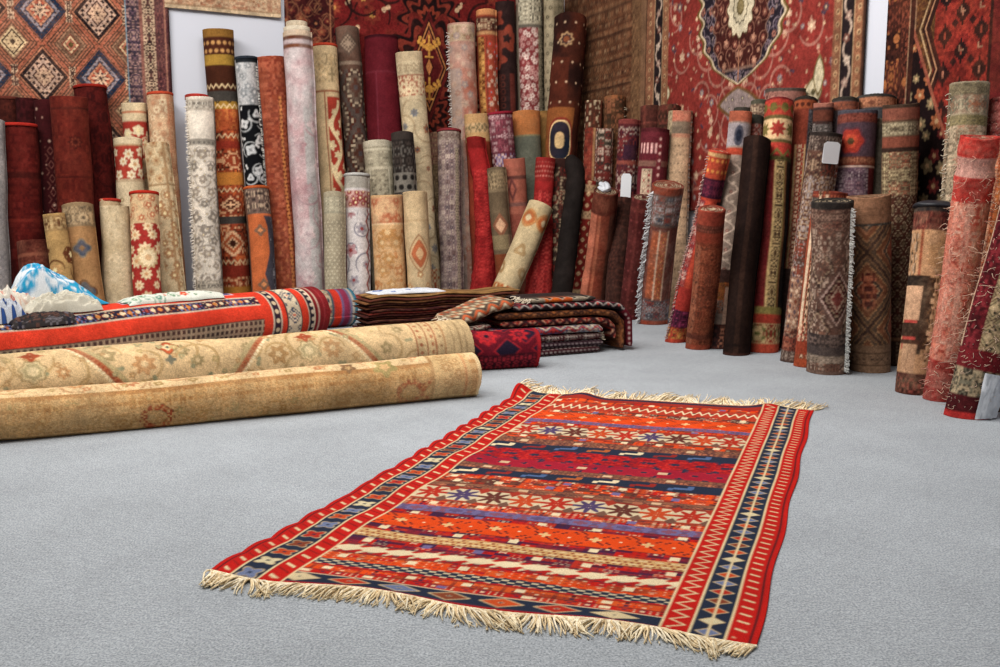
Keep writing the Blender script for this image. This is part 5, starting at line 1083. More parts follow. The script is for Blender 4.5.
    while x < X1:
        col = DC[j % 6]; c.dia(x, (yb0 + yb1) / 2, .068, (yb1 - yb0) * .42, [(.12, NV), (.16, 'd8c49c'), (.86, col), (1, 'c9ae84')]); x += .155; j += 1
    c.fill('a81a14', 0, W, 0, yb0)
    c.fill(NV, e1, W - e1, L - .05, L - .012); c.fill('94241a', 0, W, L - .012, L)
    # side borders
    for side in (0, 1):
        fx = (lambda x: x) if side == 0 else (lambda x: W - x)
        def vb(a, b, col, y0=None, y1=None):
            a, b = sorted((fx(a), fx(b))); c.fill(col, a, b, y0, y1)
        vb(0, e1, 'b3160f'); vb(e1, e2_, NV); vb(e2_, e3, 'b3160f')
        vb(e0 - .003, e0 + .003, '2c1418')
        for x in (e1, e2_, e3): vb(x - .0035, x + .0035, 'd3bd92')
        y = .03; j = 0; xm = fx((e1 + e2_) / 2)
        while y < L - .03:
            col = ['66708e', 'c9bb96', 'b8401c', '7c3a24', 'a8281a', '66708e', 'b5431c'][j % 7]
            if side: c.dia(xm, y, .036, .025, [(.84, col), (1, 'c9ae84')])
            else:
                c.fl(xm, y, .046, [(.2, NV), (.85, col), (1, 'b09a78')], k=4, depth=.45, rot=.785, sq=.8)
            y += .066 if side else .088; j += 1
        if side: vb((e1 + e2_) / 2 - .003, (e1 + e2_) / 2 + .003, 'd3bd92')
        # slanting dashes and the zigzag line of the red stripes
        for (a, b, per, zz) in ((e2_ + .01, e3 - .012, .052, side), (e0 + .01, e1 - .01, .048, 0)):
            lo, hi = sorted((fx(a), fx(b))); sy, sx, X, Y, _, _ = c._r(lo, hi, .02, L - .02)
            f = (X - lo) / (hi - lo)
            if zz:
                t = np.abs((Y / per) % 1 - .5) * 2; c._put(sy, sx, (np.abs(f - .08 - .8 * t) < .1), 'd3bd92')
            else:
                t = ((Y / (per * (1 if side else 1.6)) + f * .35) % 1)
                c._put(sy, sx, (np.abs(t - .5) < (.09 if side else .08)) & (f > .12) & (f < .88), 'd3bd92')
                if not side: c._put(sy, sx, (np.abs(t - .05) < .035), '6a1410')
    c.grain(.08)
    img = c.done()
    u = np.linspace(0, 1, nx)[None, :, None]; v = np.linspace(0, 1, ny)[:, None, None]
    rng = np.random.default_rng(3)
    P = (A * (1 - u) + B * u) * (1 - v) + (D * (1 - u) + C * u) * v
    ax = unit(B - A); ay = unit(D - A); uu = u[..., 0]; vv = v[..., 0]
    # scalloped left edge and gentle buckling
    lf = np.exp(-uu / .045); scal = (.4 + .9 * vnoise(2, ny, 1, 9, rng)[:, :1]) * np.abs(np.sin(vv * 2.86 / .17 * math.pi + .6 * np.sin(vv * 9)))
    z = .004 + .007 * lf * scal + .010 * (vnoise(nx, ny, 7, 10, rng) - .3) * (1 - .4 * uu)
    z += .006 * np.sin(vv * 40 + uu * 5) * np.exp(-((uu - .1) / .12) ** 2)
    lat = -.007 * lf * scal + .010 * np.exp(-(1 - uu) / .05) * np.sin(vv * 26) * .5
    lat = lat + .012 * np.sin(vv * 3.1 + .4)* lf
    # far corner curled up and the hump beside it
    curl = np.exp(-((uu) / .04) ** 2 - ((1 - vv) / .035) ** 2)
    z = z + .05 * curl + .03 * np.exp(-((uu - .24) / .055) ** 2 - ((1 - vv) / .05) ** 2) + .02 * np.exp(-((uu - .86) / .05) ** 2 - ((1 - vv) / .03) ** 2)
    z = np.maximum(z, .004)
    fy = -.02 * np.exp(-vv / .02) * np.sin(uu * 14) - .03 * np.exp(-((uu - .27) / .06) ** 2 - ((1 - vv) / .03) ** 2)
    top = P + lat[..., None] * ax + fy[..., None] * ay + z[..., None] * np.array([0, 0, 1.0])
    col = sample(img, uu + 0 * vv, vv + 0 * uu)
    # woven edge thickness: a skirt folded just under
    rimi = np.concatenate([np.arange(nx), np.arange(1, ny) * nx + nx - 1, (ny - 1) * nx + np.arange(nx - 2, -1, -1), np.arange(ny - 2, 0, -1) * nx])
    flat = top.reshape(-1, 3); low = flat[rimi].copy(); low[:, 2] -= np.minimum(.005, low[:, 2] - .0005)
    k = nx * ny; m = len(rimi); Fs = np.stack([rimi, k + np.arange(m), k + (np.arange(m) + 1) % m, np.roll(rimi, -1)], -1)
    V = np.concatenate([flat, low]); cc = np.concatenate([col.reshape(-1, 3), col.reshape(-1, 3)[rimi] * .7])
    o = (A + B + C + D) / 4
    root = empty('kilim_rug', o); tag(root, 'red striped kilim rug with navy diamond borders and cream fringes, spread on the grey floor', 'rug')
    mesh_obj('woven_field', V, np.concatenate([grid_faces(ny, nx), Fs]), KILIM, cc, root, o)
    for row, sg, n, ln in ((0, -1, 560, .1), (ny - 1, 1, 420, .11)):
        ro, ti = [], []
        drift = vnoise(n, 2, 26, 1, rng)[0]
        for i in range(n):
            j = min(nx - 1, int((i + .5) / n * nx)); p = top[row, j].copy(); p[2] = max(.004, p[2] - .001)
            d = ay * sg + ax * ((drift[i] - .5) * 1.6 + rng.normal(0, .12) + (.25 if sg < 0 else 0))
            q = p + unit(d) * ln * rng.uniform(.75, 1.15) * (.75 + .5 * drift[i]); q[2] = max(.004, rng.uniform(.003, .012) + (p[2] - .01) * .55 + (.03 * rng.random() if sg > 0 else 0))
            ro.append(p); ti.append(q)
        strands('fringe', ro, ti, .0042, ['efdfbd', 'e6d0a8', 'f2e4c8', 'd8c098'], root, o, rng, curl=.22, seg=4, spine=True)
kilim()

# ------------------------------------------------------------------ rolls lying on the floor
def lying_pts(specs, r0, r1):
    """axis ends of a lying roll from the picture rows of its lower or upper outline"""
    out = []
    for (px, py, kind), r in zip(specs, (r0, r1)):
        lo, hi = 2.0, 14.0
        for _ in range(50):
            D = (lo + hi) / 2; dist = math.hypot(D, HC - r)
            ang = math.atan((HC - r) / D) + (1 if kind == 'low' else -1) * math.asin(r / dist)
            y = 333.5 + F * math.tan(ang - PITCH)
            if y > py: lo = D
            else: hi = D
        out.append(np.array([(px - 500) / F * (D * math.cos(PITCH) + (HC - r) * math.sin(PITCH)), D, r]))
    return out
def lay_roll(label, P0, P1, r, weave, seed, nf, nl, cap='c9b592', ends=(1,), seam=None, taper=None, mat=None, group='rolled rugs lying on the floor', crumple=0, binding=None, name='rolled_rug'):
    m = (P0 + P1) / 2; f0 = -unit([m[0], m[1], 0]); e2 = f0 + np.array([0, 0, 1.0])
    V, Fc, C, info = tube(P0, P1, r, e2, weave, nf, nl, seed, upright=False, seam=seam, taper=taper, crumple=crumple)
    o = np.array([m[0], m[1], 0]); root = empty(name, o); tag(root, label, 'rug', group)
    mesh_obj('rolled_body', V, Fc, mat or WOOL, C, root, o)
    for w in ends: spiral_end('wound_end', info, w, cap, root, o)
    if binding: ring('edge_binding', info, -.02, .004, .003, binding, root, o)
    return root, info, o

# lowest cream roll
P0, P1 = lying_pts([(-160, 456, 'low'), (473, 395, 'low')], .11, .122)
def w_low(c):
    c.fill('c8aa80'); h = c.h
    c.vb(-.22, -.02, 'd2b68c').vb(-.02, .01, 'ac8050').vb(.01, .4, 'c09c6c').vb(.05, .07, 'a87c4c').vb(.1, .115, 'c9a270')
    c.scat(.17, .04, ['b57e58', 'c08c5c', 'b89468'], x0=-.2, x1=-.03, core='cdb288', scroll='b89068', y1=-.5, k=(6, 9)).dots(.05, .05, .006, 'b07c50', x0=-.03, x1=-.0)
    c.scat(.2, .035, ['b38c5c', 'a89060'], x0=.02, x1=.3, core='c2a270', scroll='ad8856')
    for d, rr in ((1.72, .085), (.42, .09), (3.3, .085)): c.fl(.155, h - d, rr, [(.5, 'c09c6c'), (.58, '9c8058'), (.92, 'a04c2c'), (1, '8a5a3c')], k=9, depth=.08)
    c.scat(.11, .022, ['b5764c', 'a88c5c'], x0=-.17, x1=-.04, core='cdb288', scroll='b89068', y1=-.3, k=(4, 7), jit=.2)
    c.tile(.12, .12, ['b58a58', 'c49c68', 'ad8450'], x0=.0, x1=.3, y1=-.3, n=6, k=5, p=.4)
    c.fl(-.02, -.55, .08, [(.4, 'c4a070'), (.9, '9c8c5a'), (1, None)], k=5, depth=.4).fl(-.04, -.75, .05, [(.4, 'c4a070'), (.9, '8c6c4c'), (1, None)], k=5, depth=.4)
    c.hb(-.28, -.06, 'c4a678').scat(.1, .03, ['b08c60'], y0=-.26, y1=-.1, core='c9ac80', scroll='b08c60').hb(-.3, -.28, 'a88358').hb(-.1, -.085, 'b8865c').hb(-.02, 0, 'd6c096')
    c.worn(.35, 'cdb084', g=5).grain(.05)
_, _, _ = lay_roll('cream rolled carpet lying lowest in front on the grey floor, orange blossoms faintly showing', P0, P1, .122, w_low, 501, 110, 620, cap='d8c6a2', taper=(.9, 1.0))
LOWR = (P0, P1)
# the larger roll behind it
Q0, Q1 = lying_pts([(-160, 367, 'top'), (461, 320, 'top')], .17, .17)
def w_up(c):
    c.fill('c8ad84')
    c.scat(.24, .05, ['a8865a', '9c8a64', 'b0875c'], core='c9b088', scroll='b09468', leaf='8c8a6c', k=(5, 9), jit=.5)
    h = c.h
    for d, sg in ((.84, 1), (1.34, -1), (2.26, 1), (2.76, -1), (3.68, 1), (4.18, -1)):
        for q in range(22):
            t = q / 21; xx = -.26 + t * .4; yy = h - d + sg * (.16 - .32 * t) * -1
            if .03 < yy < h - .03:
                c.dia(xx, yy, .024, .024, [(.6, '9c4f30'), (1, 'a8704c')]); c.dia(xx + .012, yy - sg * .02, .012, .012, [(1, 'dccaa6')]); c.dia(xx, yy + sg * .035, .02, .02, [(1, 'ab9a72')])
    for d in (1.84, 3.26):
        c.fl(-.06, h - d, .06, [(.2, '5c6458'), (.5, 'c9b48c'), (.85, 'a8542f'), (1, '8a6040')], k=4, depth=.3); c.fl(.03, h - d, .03, [(1, '5f665c')], k=4, depth=.4)
    for d in (1.08, 2.5):
        c.fl(-.06, h - d, .045, [(.4, 'c9b48c'), (1, 'a0502f')], k=4, depth=.4); c.dia(-.06, h - d, .015, .07, [(1, '9c4f30')]); c.fl(.04, h - d, .07, [(.4, 'd3c098'), (.7, 'a89a74'), (.85, 'c9b48c'), (1, 'a08c64')], k=7, depth=.2)
    c.scat(.13, .022, ['9c9470', 'ab8a60', 'a89468'], core='c4a67a', k=(3, 6), jit=.9, keep=.8, y1=-.45)
    c.hb(-.4, 0, 'bda47c')
    for a, col in ((-.4, '9c6444'), (-.33, '9c6c4c'), (-.27, '9c6444'), (-.21, 'a8825c'), (-.15, 'a8906c'), (-.1, '9c8460'), (-.06, 'a8906c')): c.hb(a, a + .012, col)
    c.dots(.05, .04, .012, '9c5a3c', y0=-.385, y1=-.34).dots(.05, .05, .014, '9c6444', y0=-.31, y1=-.28).dots(.06, .04, .009, '8a6a4c', y0=-.25, y1=-.21)
    c.vb(.15, .2, 'a8845a').dots(.03, .03, .009, '8c5c3c', x0=.15, x1=.2)
    c.worn(.35, 'c9b088', g=5).grain(.05)
lay_roll('thicker cream rolled carpet with rust lozenges, lying behind the lowest cream roll', Q0, Q1, .17, w_up, 502, 130, 620, cap='cbb68e')
# the big scarlet roll behind
S0 = np.array([-3.75, 5.02, .25]); S1 = np.array([-1.14, 6.42, .25])
def seg_gap(p1, q1, p2, q2):
    return min(np.linalg.norm(p1 * (1 - a) + q1 * a - p2 * (1 - b) - q2 * b) for a in np.linspace(0, 1, 60) for b in np.linspace(0, 1, 60))
def aim(px, top_y, r):
    return lying_pts([(px, top_y, 'top')], r, r)[0]
RS = .205
S0, S1 = aim(-120, 326, RS), aim(313, 287, RS)
print('gap', seg_gap(Q0, Q1, S0, S1) - .17 - RS)
def w_scarlet(c):
    h = c.h; O = 'c43a1c'
    c.fill(O)
    c.vb(-.5, -.2, 'c02c18').vb(-.05, -.038, 'b8a894').vb(-.038, .035, '2a2436').vb(.035, .047, 'b8a894').tile(.075, .1, ['c9b494', '8c3a34', '5c6c94', 'a8642c'], -.038, .035, n=5, k=4, p=.35)
    c.dots(.073, .11, .016, 'c9b494', -.038, .035, stag=False).dots(.073, .22, .016, 'b8783c', -.038, .035, stag=False)
    c.vb(.15, .4, 'a08a72').dots(.045, .04, .01, '4a3c38', .155, .4, rect=(.014, .012), stag=False).vb(.15, .158, '3a2c2c')
    # navy and lilac panels along the field
    for d in (.78, 1.4, 2.0, 2.6):
        if d < h: c.fill('b8a0a8', -.19, -.1, max(.01, h - d - .27), h - d).fill('3c3a64', -.18, -.11, max(.02, h - d - .25), h - d - .02).dia(-.145, h - d - .13, .035, .12, [(.5, 'a04050'), (1, '7c6c98')])
    # cross bands at the wound end
    c.hbs([(-.64, -.56, O), (-.56, -.545, 'b8a894'), (-.545, -.49, '2a2436'), (-.49, -.475, 'b8a894')]); c.dots(.07, .06, .018, 'c4b090', y0=-.545, y1=-.49, stag=False)
    c.fill(O, None, None, -.475, -.43).hbs([(-.43, -.415, '2c2028'), (-.415, -.29, 'c4b49a'), (-.29, -.28, '2c2028'), (-.28, -.215, O), (-.215, -.205, 'b8a894'), (-.205, -.16, '2a2432'), (-.16, -.15, 'c9b9a0'), (-.15, 0, '7c1c24'), (-.12, -.1, 'b09080'), (-.06, -.05, '94383c')])
    c.lat(.19, .21, [(.12, 'b0442c'), (.28, 'c4b49a'), (.42, '34485c'), (.55, 'c4b49a'), (.7, '34485c'), (1, None)], y0=-.41, y1=-.295, oy=h - .353, q=.014, ox=-.04)
    c.dots(.055, .06, .016, 'c4b09a', y0=-.203, y1=-.162, stag=False)
    c.vb(-.5, -.25, 'b32c18', y1=-.64)
    c.worn(.06, 'd06040', g=5)
_, sinf, so = lay_roll('thick scarlet rolled carpet with navy flowered border and crimson end, lying behind the cream rolls', S0, S1, RS, w_scarlet, 503, 150, 520, cap='6c1c22')
# striped roll end peeping out behind it
Z0, Z1 = aim(240, 294, .16), aim(361, 288, .16)
Z0 += np.array([0, .45, 0]); Z1 += np.array([0, .45, 0]); dz = (project(Z1 + [0, 0, .16])[1] - 288) / F * 7; Z0[2] = Z1[2] = .16 + dz
Z0[2] = Z1[2] = .16
rz = .165
Z0, Z1 = aim(250, 294, rz), aim(349, 288, rz)
def w_str(c):
    c.fill('b8a488').tile(.1, .1, ['9c3c34', '35324a', '5c7468'], n=5, k=4).hbs([(-.24, -.22, '3c5c64'), (-.22, -.15, 'b8341c'), (-.15, -.13, '6c5c7c'), (-.13, -.07, '84304c'), (-.07, -.045, '6c6c84'), (-.045, -.03, 'b8a894'), (-.03, 0, '3c7080')])
lay_roll('rolled rug with orange, crimson and teal end stripes, peeping out behind the scarlet roll', Z0, Z1, rz, w_str, 504, 60, 110, cap='5c5450')
# dark red and black roll
K0, K1 = lying_pts([(400, 373, 'low'), (535, 366, 'low')], .128, .128)
def w_dk(c):
    c.fill('241a2c').lat(.22, .26, [(.66, None), (.76, '8c1c26'), (1, '5c1020')], ox=-.02, oy=c.h - .36).fl(-.02, c.h - .36, .085, [(.25, '1c1626'), (.42, 'a02428'), (.5, '241a2c'), (.9, 'a01c24'), (1, '5c1020')], k=8, depth=.3).fl(-.02, c.h - .14, .085, [(.2, '8c1c24'), (.4, '1c1626'), (.8, '9c1c24'), (1, '5c1020')], k=8, depth=.45).fl(-.12, c.h - .25, .05, [(.4, '1c1626'), (1, '9c1c24')], k=6).vb(.12, .3, '3c101c').tile(.05, .06, ['8c2430'], .13, .3, n=3).hb(-.025, 0, '8c1820').vb(-.4, -.2, '5c101c')
lay_roll('short dark red and black rolled rug with star medallions, lying beside the cream roll ends', K0, K1, .128, w_dk, 505, 70, 130, cap='4a1c24')

# ------------------------------------------------------------------ piles of folded kilims
def folded(name, label, path, thick, depth, dirn, weave, seed, folds=1, group=None, droop=None, wob=.005, nx=None, nloop=34, fringe=None):
    """a kilim folded flat: a rounded slab swept along path (list of x,z in the front plane); dirn = (origin, along, back)"""
    O, AL, BK = dirn; rng = np.random.default_rng(seed)
    pts = np.array(path, float); seg = np.linalg.norm(np.diff(pts, axis=0), axis=1); s = np.concatenate([[0], np.cumsum(seg)]); Lr = s[-1]
    nx = nx or int(max(24, Lr * 140)); q = np.linspace(0, Lr, nx)
    x = np.interp(q, s, pts[:, 0]); z = np.interp(q, s, pts[:, 1])
    for _ in range(6):
        x[1:-1] = (x[:-2] + 2 * x[1:-1] + x[2:]) / 4; z[1:-1] = (z[:-2] + 2 * z[1:-1] + z[2:]) / 4
    dx = np.gradient(x); dzz = np.gradient(z); ln = np.hypot(dx, dzz); nxv = -dzz / ln; nzv = dx / ln
    # loop round the slab: front bulge, top, back, bottom
    h = thick / 2; loop = []
    nb = nloop // 2
    for k in range(nb + 1):
        a = -math.pi / 2 + math.pi * k / nb; loop.append((-math.cos(a) * h * 1.2 , math.sin(a) * h))
    for k in range(1, 6): loop.append((depth * k / 6, h))
    loop.append((depth, 0))
    for k in range(5, 0, -1): loop.append((depth * k / 6, -h))
    loop = np.array(loop); nl = len(loop)
    wz = (vnoise(nx, 4, max(3, int(Lr * 5)), 1, rng)[1] - .5) * wob; wy = (vnoise(nx, 4, max(3, int(Lr * 4)), 1, rng)[2] - .5) * wob * 2.2
    endt = np.ones(nx); m = min(nx // 3, 4)
    endt[:m] = np.linspace(.55, 1, m); endt[-m:] = np.linspace(1, .55, m)
    V = np.zeros((nx, nl, 3))
    ly = loop[:, 0][None, :] + wy[:, None]; lz = loop[:, 1][None, :] * endt[:, None]
    pos = (x[:, None] + nxv[:, None] * lz)[..., None] * AL + (ly)[..., None] * BK
    pos = pos + (z[:, None] + nzv[:, None] * lz + wz[:, None])[..., None] * np.array([0, 0, 1.0]) + np.array(O)
    pos[..., 2] = np.maximum(pos[..., 2], .003)
    sl = np.concatenate([[0], np.cumsum(np.linalg.norm(np.diff(loop, axis=0), axis=1))]); tot = sl[-1] + h
    # woven strip: x runs along the path, y round the loop (front face is the first part)
    c = Loom(Lr, tot, nx, int(min(300, tot * 140)), seed, x0=0); weave(c); img = c.done()
    col = sample(img, (q / Lr)[:, None] + 0 * sl[None], (sl / tot)[None, :] + 0 * q[:, None])
    if folds > 1:                                    # creases between folds pressed together
        ff = np.abs(np.sin(loop[:, 1] / thick * math.pi * folds))
        pos = pos + ((1 - ff) * .012 * (loop[:, 0] < .01))[None, :, None] * BK; col = col * (.45 + .55 * np.where(loop[:, 0] < .01, ff ** .5, 1))[None, :, None] ** 0 
    Vv = pos.reshape(-1, 3); Fc = grid_faces(nx, nl, wrap=True)[:, ::-1]
    ca, cb = pos[0].mean(0), pos[-1].mean(0); Vv = np.concatenate([Vv, ca[None], cb[None]]); k = nx * nl
    A1 = [(k, i, i + 1, (i + 2) % nl) for i in range(0, nl, 2)]; A2 = [(k + 1, (nx - 1) * nl + (i + 2) % nl, (nx - 1) * nl + (i + 1) % nl, (nx - 1) * nl + i) for i in range(0, nl, 2)]
    Cc = np.concatenate([col.reshape(-1, 3), col[0].mean(0)[None] * .8, col[-1].mean(0)[None] * .8])
    o = np.array(O) + AL * float(x.mean()); root = empty(name, (o[0], o[1], 0)); tag(root, label, 'rug', group)
    org = np.array([o[0], o[1], 0]); mesh_obj('folded_body', Vv, np.concatenate([Fc, np.array(A1 + A2)]), WOOL, Cc, root, org)
    if fringe:
        which, n, l, colr = fringe; i0 = 0 if which == 0 else nx - 1; ro, ti = [], []
        for j in range(n):
            t = j / n; y = t * depth * .6; zc = (rng.random() - .5) * thick
            p = np.array(O) + AL * x[i0] + BK * (y - .01) + np.array([0, 0, z[i0] + zc]); d = AL * (1 if which else -1) + BK * rng.normal(-.3, .4) + np.array([0, 0, rng.uniform(-1.2, .1)])
            q_ = p + unit(d) * l * rng.uniform(.6, 1.2); q_[2] = max(.006, q_[2]); ro.append(p); ti.append(q_)
        strands('fringe', ro, ti, .005, [colr, 'cbbca4'], root, org, rng, curl=.4, spine=True)
    return root
# front line of the kilim pile
G0 = on_floor(455, 364); G1 = on_floor(634, 350); AL = unit(G1 - G0); BK = np.array([-AL[1], AL[0], 0]); G0 = G0 + BK * .03
def fx(px):      # picture column on the pile's front line -> distance along it
    lo, hi = -.6, 2.4
    for _ in range(40):
        m = (lo + hi) / 2
        if project(G0 + AL * m)[0] < px: lo = m
        else: hi = m
    return lo
FR = (G0, AL, BK)
def zz(px, py):  # height on that line
    p = G0 + AL * fx(px); d = depth(p); a = project(p)[1]; return (a - py) / F * d
def w_dots(g, m): return lambda c: c.fill(g).dots(.035, .028, .007, m, rect=(.010, .006))
GP = 'folded kilims in the fringed pile'
folded('folded_kilim', 'dark maroon folded kilim with white specks, bottom of the fringed pile', [(fx(500), .028), (fx(598), .028)], .05, .5, FR, w_dots('38141a', '9c8c88'), 601, group=GP)
folded('folded_kilim', 'dark plum folded kilim with pale specks, second from the floor in the fringed pile', [(fx(496), .078), (fx(601), .076)], .046, .5, FR, w_dots('2e1820', '8c7c7c'), 602, group=GP)
folded('folded_kilim', 'speckled maroon folded kilim ending in a cream fringe, below the blue and white patterned one', [(fx(500), .128), (fx(600), .125)], .046, .5, FR, lambda c: c.fill('45181e').tile(.05, .03, ['a89a90', '2a1218', '7c2c2c'], n=4), 603, group=GP, fringe=(1, 46, .05, 'd0c4b0'))
folded('folded_kilim', 'folded kilim in cream, blue and plum zigzags, bulging lowest over the speckled folds', [(fx(458), .185), (fx(475), .185), (fx(594), .183), (fx(600), .17)], .058, .5, FR,
       lambda c: c.fill('5c2434').tile(.16, .09, ['c8bca8', '3c6a8c', 'a8302c', '34486c'], n=7, k=4, p=.62).zig(.075, .02, .12, 'c2b49c', .006).zig(.05, .02, .12, 'a83428', .006), 604, group=GP)
folded('folded_kilim', 'folded kilim with red and cream diamonds on black, above the blue and cream zigzag one', [(fx(500), .245), (fx(592), .242), (fx(606), .23), (fx(612.5), .18), (fx(613), .10)], .042, .48, FR,
       lambda c: c.fill('2c1a1c').lat(.11, .09, [(.22, '2c1a1c'), (.45, 'a83a2c'), (.55, 'c0a888'), (.75, '7c2424'), (1, None)], ox=.02, oy=.05, q=.008), 605, group=GP)
folded('folded_kilim', 'brown and orange folded kilim drooping to the floor, under the black zigzag one', [(fx(495), .30), (fx(594), .30), (fx(612), .28), (fx(620.5), .21), (fx(621), .02)], .046, .46, FR,
       lambda c: c.fill('5c3220').tile(.1, .08, ['8a5028', '35201a', '94603c'], n=6, k=3).zig(.05, .014, .1, '2c1a16', .006), 606, group=GP)
folded('folded_kilim', 'black folded kilim with white zigzag peaks, wrapping down over the end of the pile', [(fx(512), .352), (fx(600), .354), (fx(619), .33), (fx(628), .24), (fx(629), .03)], .046, .45, FR,
       lambda c: c.fill('26191c').zig(.05, .018, .085, 'b8aca4', .0045).zig(.08, .012, .085, '7c2434', .006).dots(.09, .1, .01, 'a8423c').fill('5c1420', c.w - .3, None).dots(.04, .05, .009, 'c0a8a0', x0=c.w - .28), 607, group=GP)
folded('folded_kilim', 'folded kilim in orange, black and grey squares, topmost flat one of the fringed pile', [(fx(530), .396), (fx(560), .398), (fx(594), .398)], .03, .42, FR,
       lambda c: c.fill('2e2220').checks(0, .12, .11, ['b8561c', '38302c', '2a2020', '7c7060', 'a84a20']).zig(.05, .02, .1, 'c2b49c', .004).dots(.1, .1, .016, '1c1618'), 608, group=GP, fringe=(0, 30, .05, 'cfc4b0'))
def w_crum(c):
    c.fill('6c5844')
    y = .36
    while y < c.h - .05: c.zig(y, .03, .1, 'b0502c', .014); c.zig(y + .05, .03, .1, 'c0b090', .014); y += .1
    c.zig(.04, .03, .1, 'c4b498', .012).zig(.075, .03, .1, 'b0502c', .012).zig(.11, .03, .1, '3a302c', .01).zig(.15, .04, .1, 'c2b294', .012).zig(.2, .04, .1, 'a85a34', .014).zig(.26, .05, .1, 'c0b090', .014).zig(.32, .05, .1, '5a3a30', .014)
folded('folded_kilim', 'rumpled cream and orange zigzag kilim slumped over the end of the fringed pile', [(fx(452), .27), (fx(468), .31), (fx(492), .365), (fx(512), .395)], .07, .36, FR, w_crum, 609, group=GP, wob=.03, fringe=(0, 60, .09, 'd6cab4'))
folded('folded_kilim', 'small black and cream rumpled kilim end with thick fringe, under the rumpled zigzag one', [(fx(450), .235), (fx(470), .238), (fx(488), .25)], .035, .3, (G0 - BK * .02, AL, BK), lambda c: c.fill('2a2020').tile(.08, .06, ['c4b8a4', '6c2c2c'], n=5), 610, group=GP, wob=.025, fringe=(0, 50, .08, 'd0c6b4'))

# flat pile of thin folded kilims further back
H0 = on_floor(366, 345); H1 = on_floor(520, 334); AL2 = unit(H1 - H0); BK2 = np.array([-AL2[1], AL2[0], 0]); FR2 = (H0, AL2, BK2)
htop = (project(H0)[1] - 297) / F * depth(H0); nst = 18; t_ = htop / nst
Lx = float(np.linalg.norm(H1 - H0)); pal = ['3c1414', '5c1c18', '331614', '6a241a', '44181a', '4a1418', '301414', '5c2a1c', '3a1214', '4c1c18', '441a1a', '6a201a', '3c1416', '5c3420', '441a18', '7c5230', '54281c', '9a7444']
for k in range(nst):
    lab = {nst - 1: 'gold brown folded kilim lying topmost on the flat dark pile', 0: 'dark folded kilim at the bottom of the flat dark pile'}.get(k, 'thin dark red brown folded kilim inside the flat dark pile')
    g = pal[k]
    folded('folded_kilim', lab, [(.05 * ((k * 7) % 5) / 4 + q * Lx / 8 * .97, t_ * (k + .5) + .012 * (k / nst) * math.sin(q * 1.9) - (.006 if q == 0 else 0)) for q in range(9)], t_ * .86, .32, (H0 + BK2 * .03 * ((k * 3) % 4) / 3, AL2, BK2),
           lambda c, g=g: c.fill(g).tile(.03, .02, ['6a4430', '2a1412'], n=2, p=.35), 640 + k, group='folded kilims in the flat dark pile', wob=.004, nloop=14, nx=70)

# ------------------------------------------------------------------ printed cloths thrown on top
def cloth(name, label, centre, sx, sy, sz, al, bk, weave, seed, ridges=7, rest=None, rough=.35, lean=0.0, n=(110, 60), shape=None):
    """a rumpled heap of thin cloth: a lifted sheet with sharp folds, closed underneath"""
    rng = np.random.default_rng(seed); nx, ny = n
    u = np.linspace(-1, 1, nx)[None, :]; v = np.linspace(-1, 1, ny)[:, None]
    env = np.clip(1 - np.abs(u) ** 2.4, 0, 1) ** .5 * np.clip(1 - np.abs(v) ** 2.4, 0, 1) ** .35
    f1 = np.abs(vnoise(nx, ny, ridges, 4, rng) - .5) * 2; f2 = np.abs(vnoise(nx, ny, ridges * 2, 9, rng) - .5) * 2
    hgt = env * (1 - rough * f1 - rough * .5 * f2)
    if shape is not None: hgt = hgt * np.interp(u[0], *shape)[None, :]
    X = u * sx * (1 + .12 * (vnoise(nx, ny, 6, 6, rng) - .5)); Y = v * sy * (1 + .15 * (vnoise(nx, ny, 6, 6, rng) - .5)) + lean * hgt
    top = np.array(centre) + X[..., None] * al + Y[..., None] * bk + (hgt * sz)[..., None] * np.array([0, 0, 1.0])
    if rest is not None:
        base = rest(top); top[..., 2] = base + .006 + hgt * sz
    c = Loom(2 * sx, 2 * sy + sz, nx, ny, seed, x0=0); weave(c); img = c.done()
    col = sample(img, (u + 1) / 2 + 0 * v, (v + 1) / 2 + 0 * u)
    bot = top.copy(); bot[..., 2] = top[..., 2] - .003 if rest is None else base + .004
    V = np.concatenate([top.reshape(-1, 3), bot.reshape(-1, 3)]); k = nx * ny
    rim = np.concatenate([np.arange(nx), np.arange(1, ny) * nx + nx - 1, (ny - 1) * nx + np.arange(nx - 2, -1, -1), np.arange(ny - 2, 0, -1) * nx]); r2 = np.roll(rim, -1)
    Fc = np.concatenate([grid_faces(ny, nx), grid_faces(ny, nx, k)[:, ::-1], np.stack([r2, rim, rim + k, r2 + k], -1)])
    cc = np.concatenate([col.reshape(-1, 3)] * 2)
    o = mesh_obj(name, V, Fc, CLOTH, cc, None, np.array([centre[0], centre[1], centre[2]])); tag(o, label, 'cloth', 'printed cloths heaped on the scarlet roll'); return o
sa = unit(S1 - S0); sa[2] = 0; sa = unit(sa); sb = np.array([-sa[1], sa[0], 0])
def roll_top(p):
    """height of the scarlet roll's surface below points p"""
    rel = p - S0; b = rel[..., 0] * sb[0] + rel[..., 1] * sb[1]
    return RS + np.sqrt(np.maximum((RS * 1.03) ** 2 - np.clip(np.abs(b), 0, RS * .97) ** 2, 0)) + .004
def on_top(px, back, z):
    """point above the scarlet roll's axis, set back from it"""
    lo, hi = 0.0, 1.0
    for _ in range(40):
        m = (lo + hi) / 2
        if project(S0 * (1 - m) + S1 * m)[0] < px: lo = m
        else: hi = m
    p = S0 * (1 - lo) + S1 * lo; return np.array([p[0], p[1], 0]) + sb * back + np.array([0, 0, z])
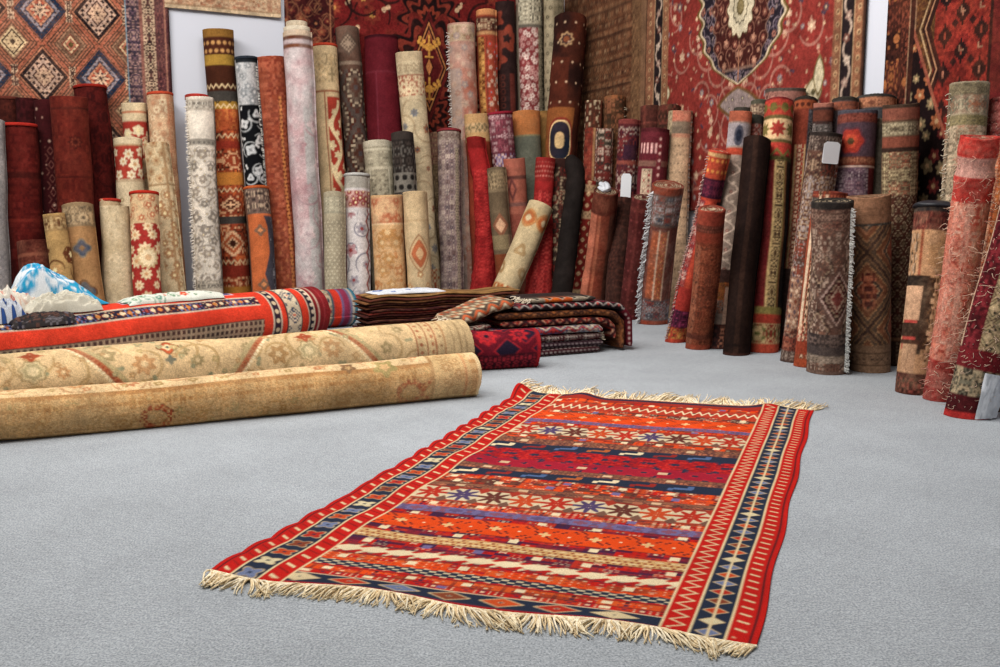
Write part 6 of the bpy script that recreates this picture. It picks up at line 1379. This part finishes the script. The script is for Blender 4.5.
cloth('printed_cloth', 'turquoise blue and white printed cloth in a sloping heap, topmost of the cloths', on_top(66, .10, 0), .30, .11, .38, sa, sb,
      lambda c: c.fill('d8dde0').fill('2a93bd', .3, .62).scat(.12, .055, ['1c8cb4', '2c9cc4', '1c7cac'], core='d8dde0', scroll='1c88b4', leaf='2494bc', jit=.8, k=(2, 5)).scat(.1, .03, ['d8dde0', '1f90b8'], core='d8dde0', jit=.9, k=(2, 4), keep=.8, scroll='d4dade'), 701,
      shape=([-1, -.8, -.5, -.1, .4, .8, 1], [.85, .95, .9, .7, .45, .24, .1]), rough=.16, ridges=4, rest=roll_top)
cloth('printed_cloth', 'crumpled white cloth with small red prints, beside the turquoise heap', on_top(14, .06, 0), .20, .09, .17, sa, sb,
      lambda c: c.fill('cfc8ba').scat(.1, .02, ['b03a2c', 'c87c6c'], core='cfc8ba', scroll='c49c88', keep=.8), 702, ridges=5, rough=.5, rest=roll_top)
cloth('printed_cloth', 'creamy white rumpled cloth hanging in folds below the turquoise heap', on_top(62, -.05, 0), .24, .055, .12, sa, sb,
      lambda c: c.fill('c9c3b2').scat(.14, .03, ['8c7c68', 'a8443c'], core='c9c3b2', keep=.4).worn(.3, '9c9078'), 703, ridges=7, rough=.6, rest=roll_top)
cloth('printed_cloth', 'blue and white striped cloth twisted at the edge of the heap', on_top(3, -.085, 0), .10, .05, .11, sa, sb,
      lambda c: c.fill('b8bcc4').lat(.06, .2, [(.4, '2c4a84'), (.5, '16244a'), (1, None)]), 704, ridges=6, rough=.4, rest=roll_top)
cloth('printed_cloth', 'dark striped cloth squashed flat beneath the white ones', on_top(34, -.14, 0), .2, .03, .045, sa, sb,
      lambda c: c.fill('35302f').tile(.1, .03, ['5c4038', '23222c', '6a6468'], n=4), 705, ridges=10, rough=.4, rest=roll_top)
cloth('printed_cloth', 'flat white cloth printed with orange poppies and green sprigs, lying along the scarlet roll', on_top(172, .0, 0), .38, .09, .04, sa, sb,
      lambda c: c.fill('cfd0c4').scat(.13, .03, ['c8401c', 'c24a24'], core='d8b090', x0=.3, jit=.8, keep=.8, leaf='6a8a5c').scat(.09, .024, ['6c9070', '5c8474'], core='cfd0c4', x1=.4, scroll='6c9078', k=(2, 4)).scat(.12, .018, ['5c7c5c'], core='cfd0c4', x0=.3, k=(2, 4)), 706, ridges=9, rough=.25, rest=roll_top)
cloth('printed_cloth', 'white cloth with blue marks lying on the flat dark pile', H0 + AL2 * .42 + BK2 * .2 + np.array([0, 0, htop + .006]), .3, .12, .03, AL2, BK2,
      lambda c: c.fill('c9ccd2').scat(.15, .03, ['3c5c9c'], core='c9ccd2', keep=.6, k=(2, 4)), 707, ridges=10, rough=.4)
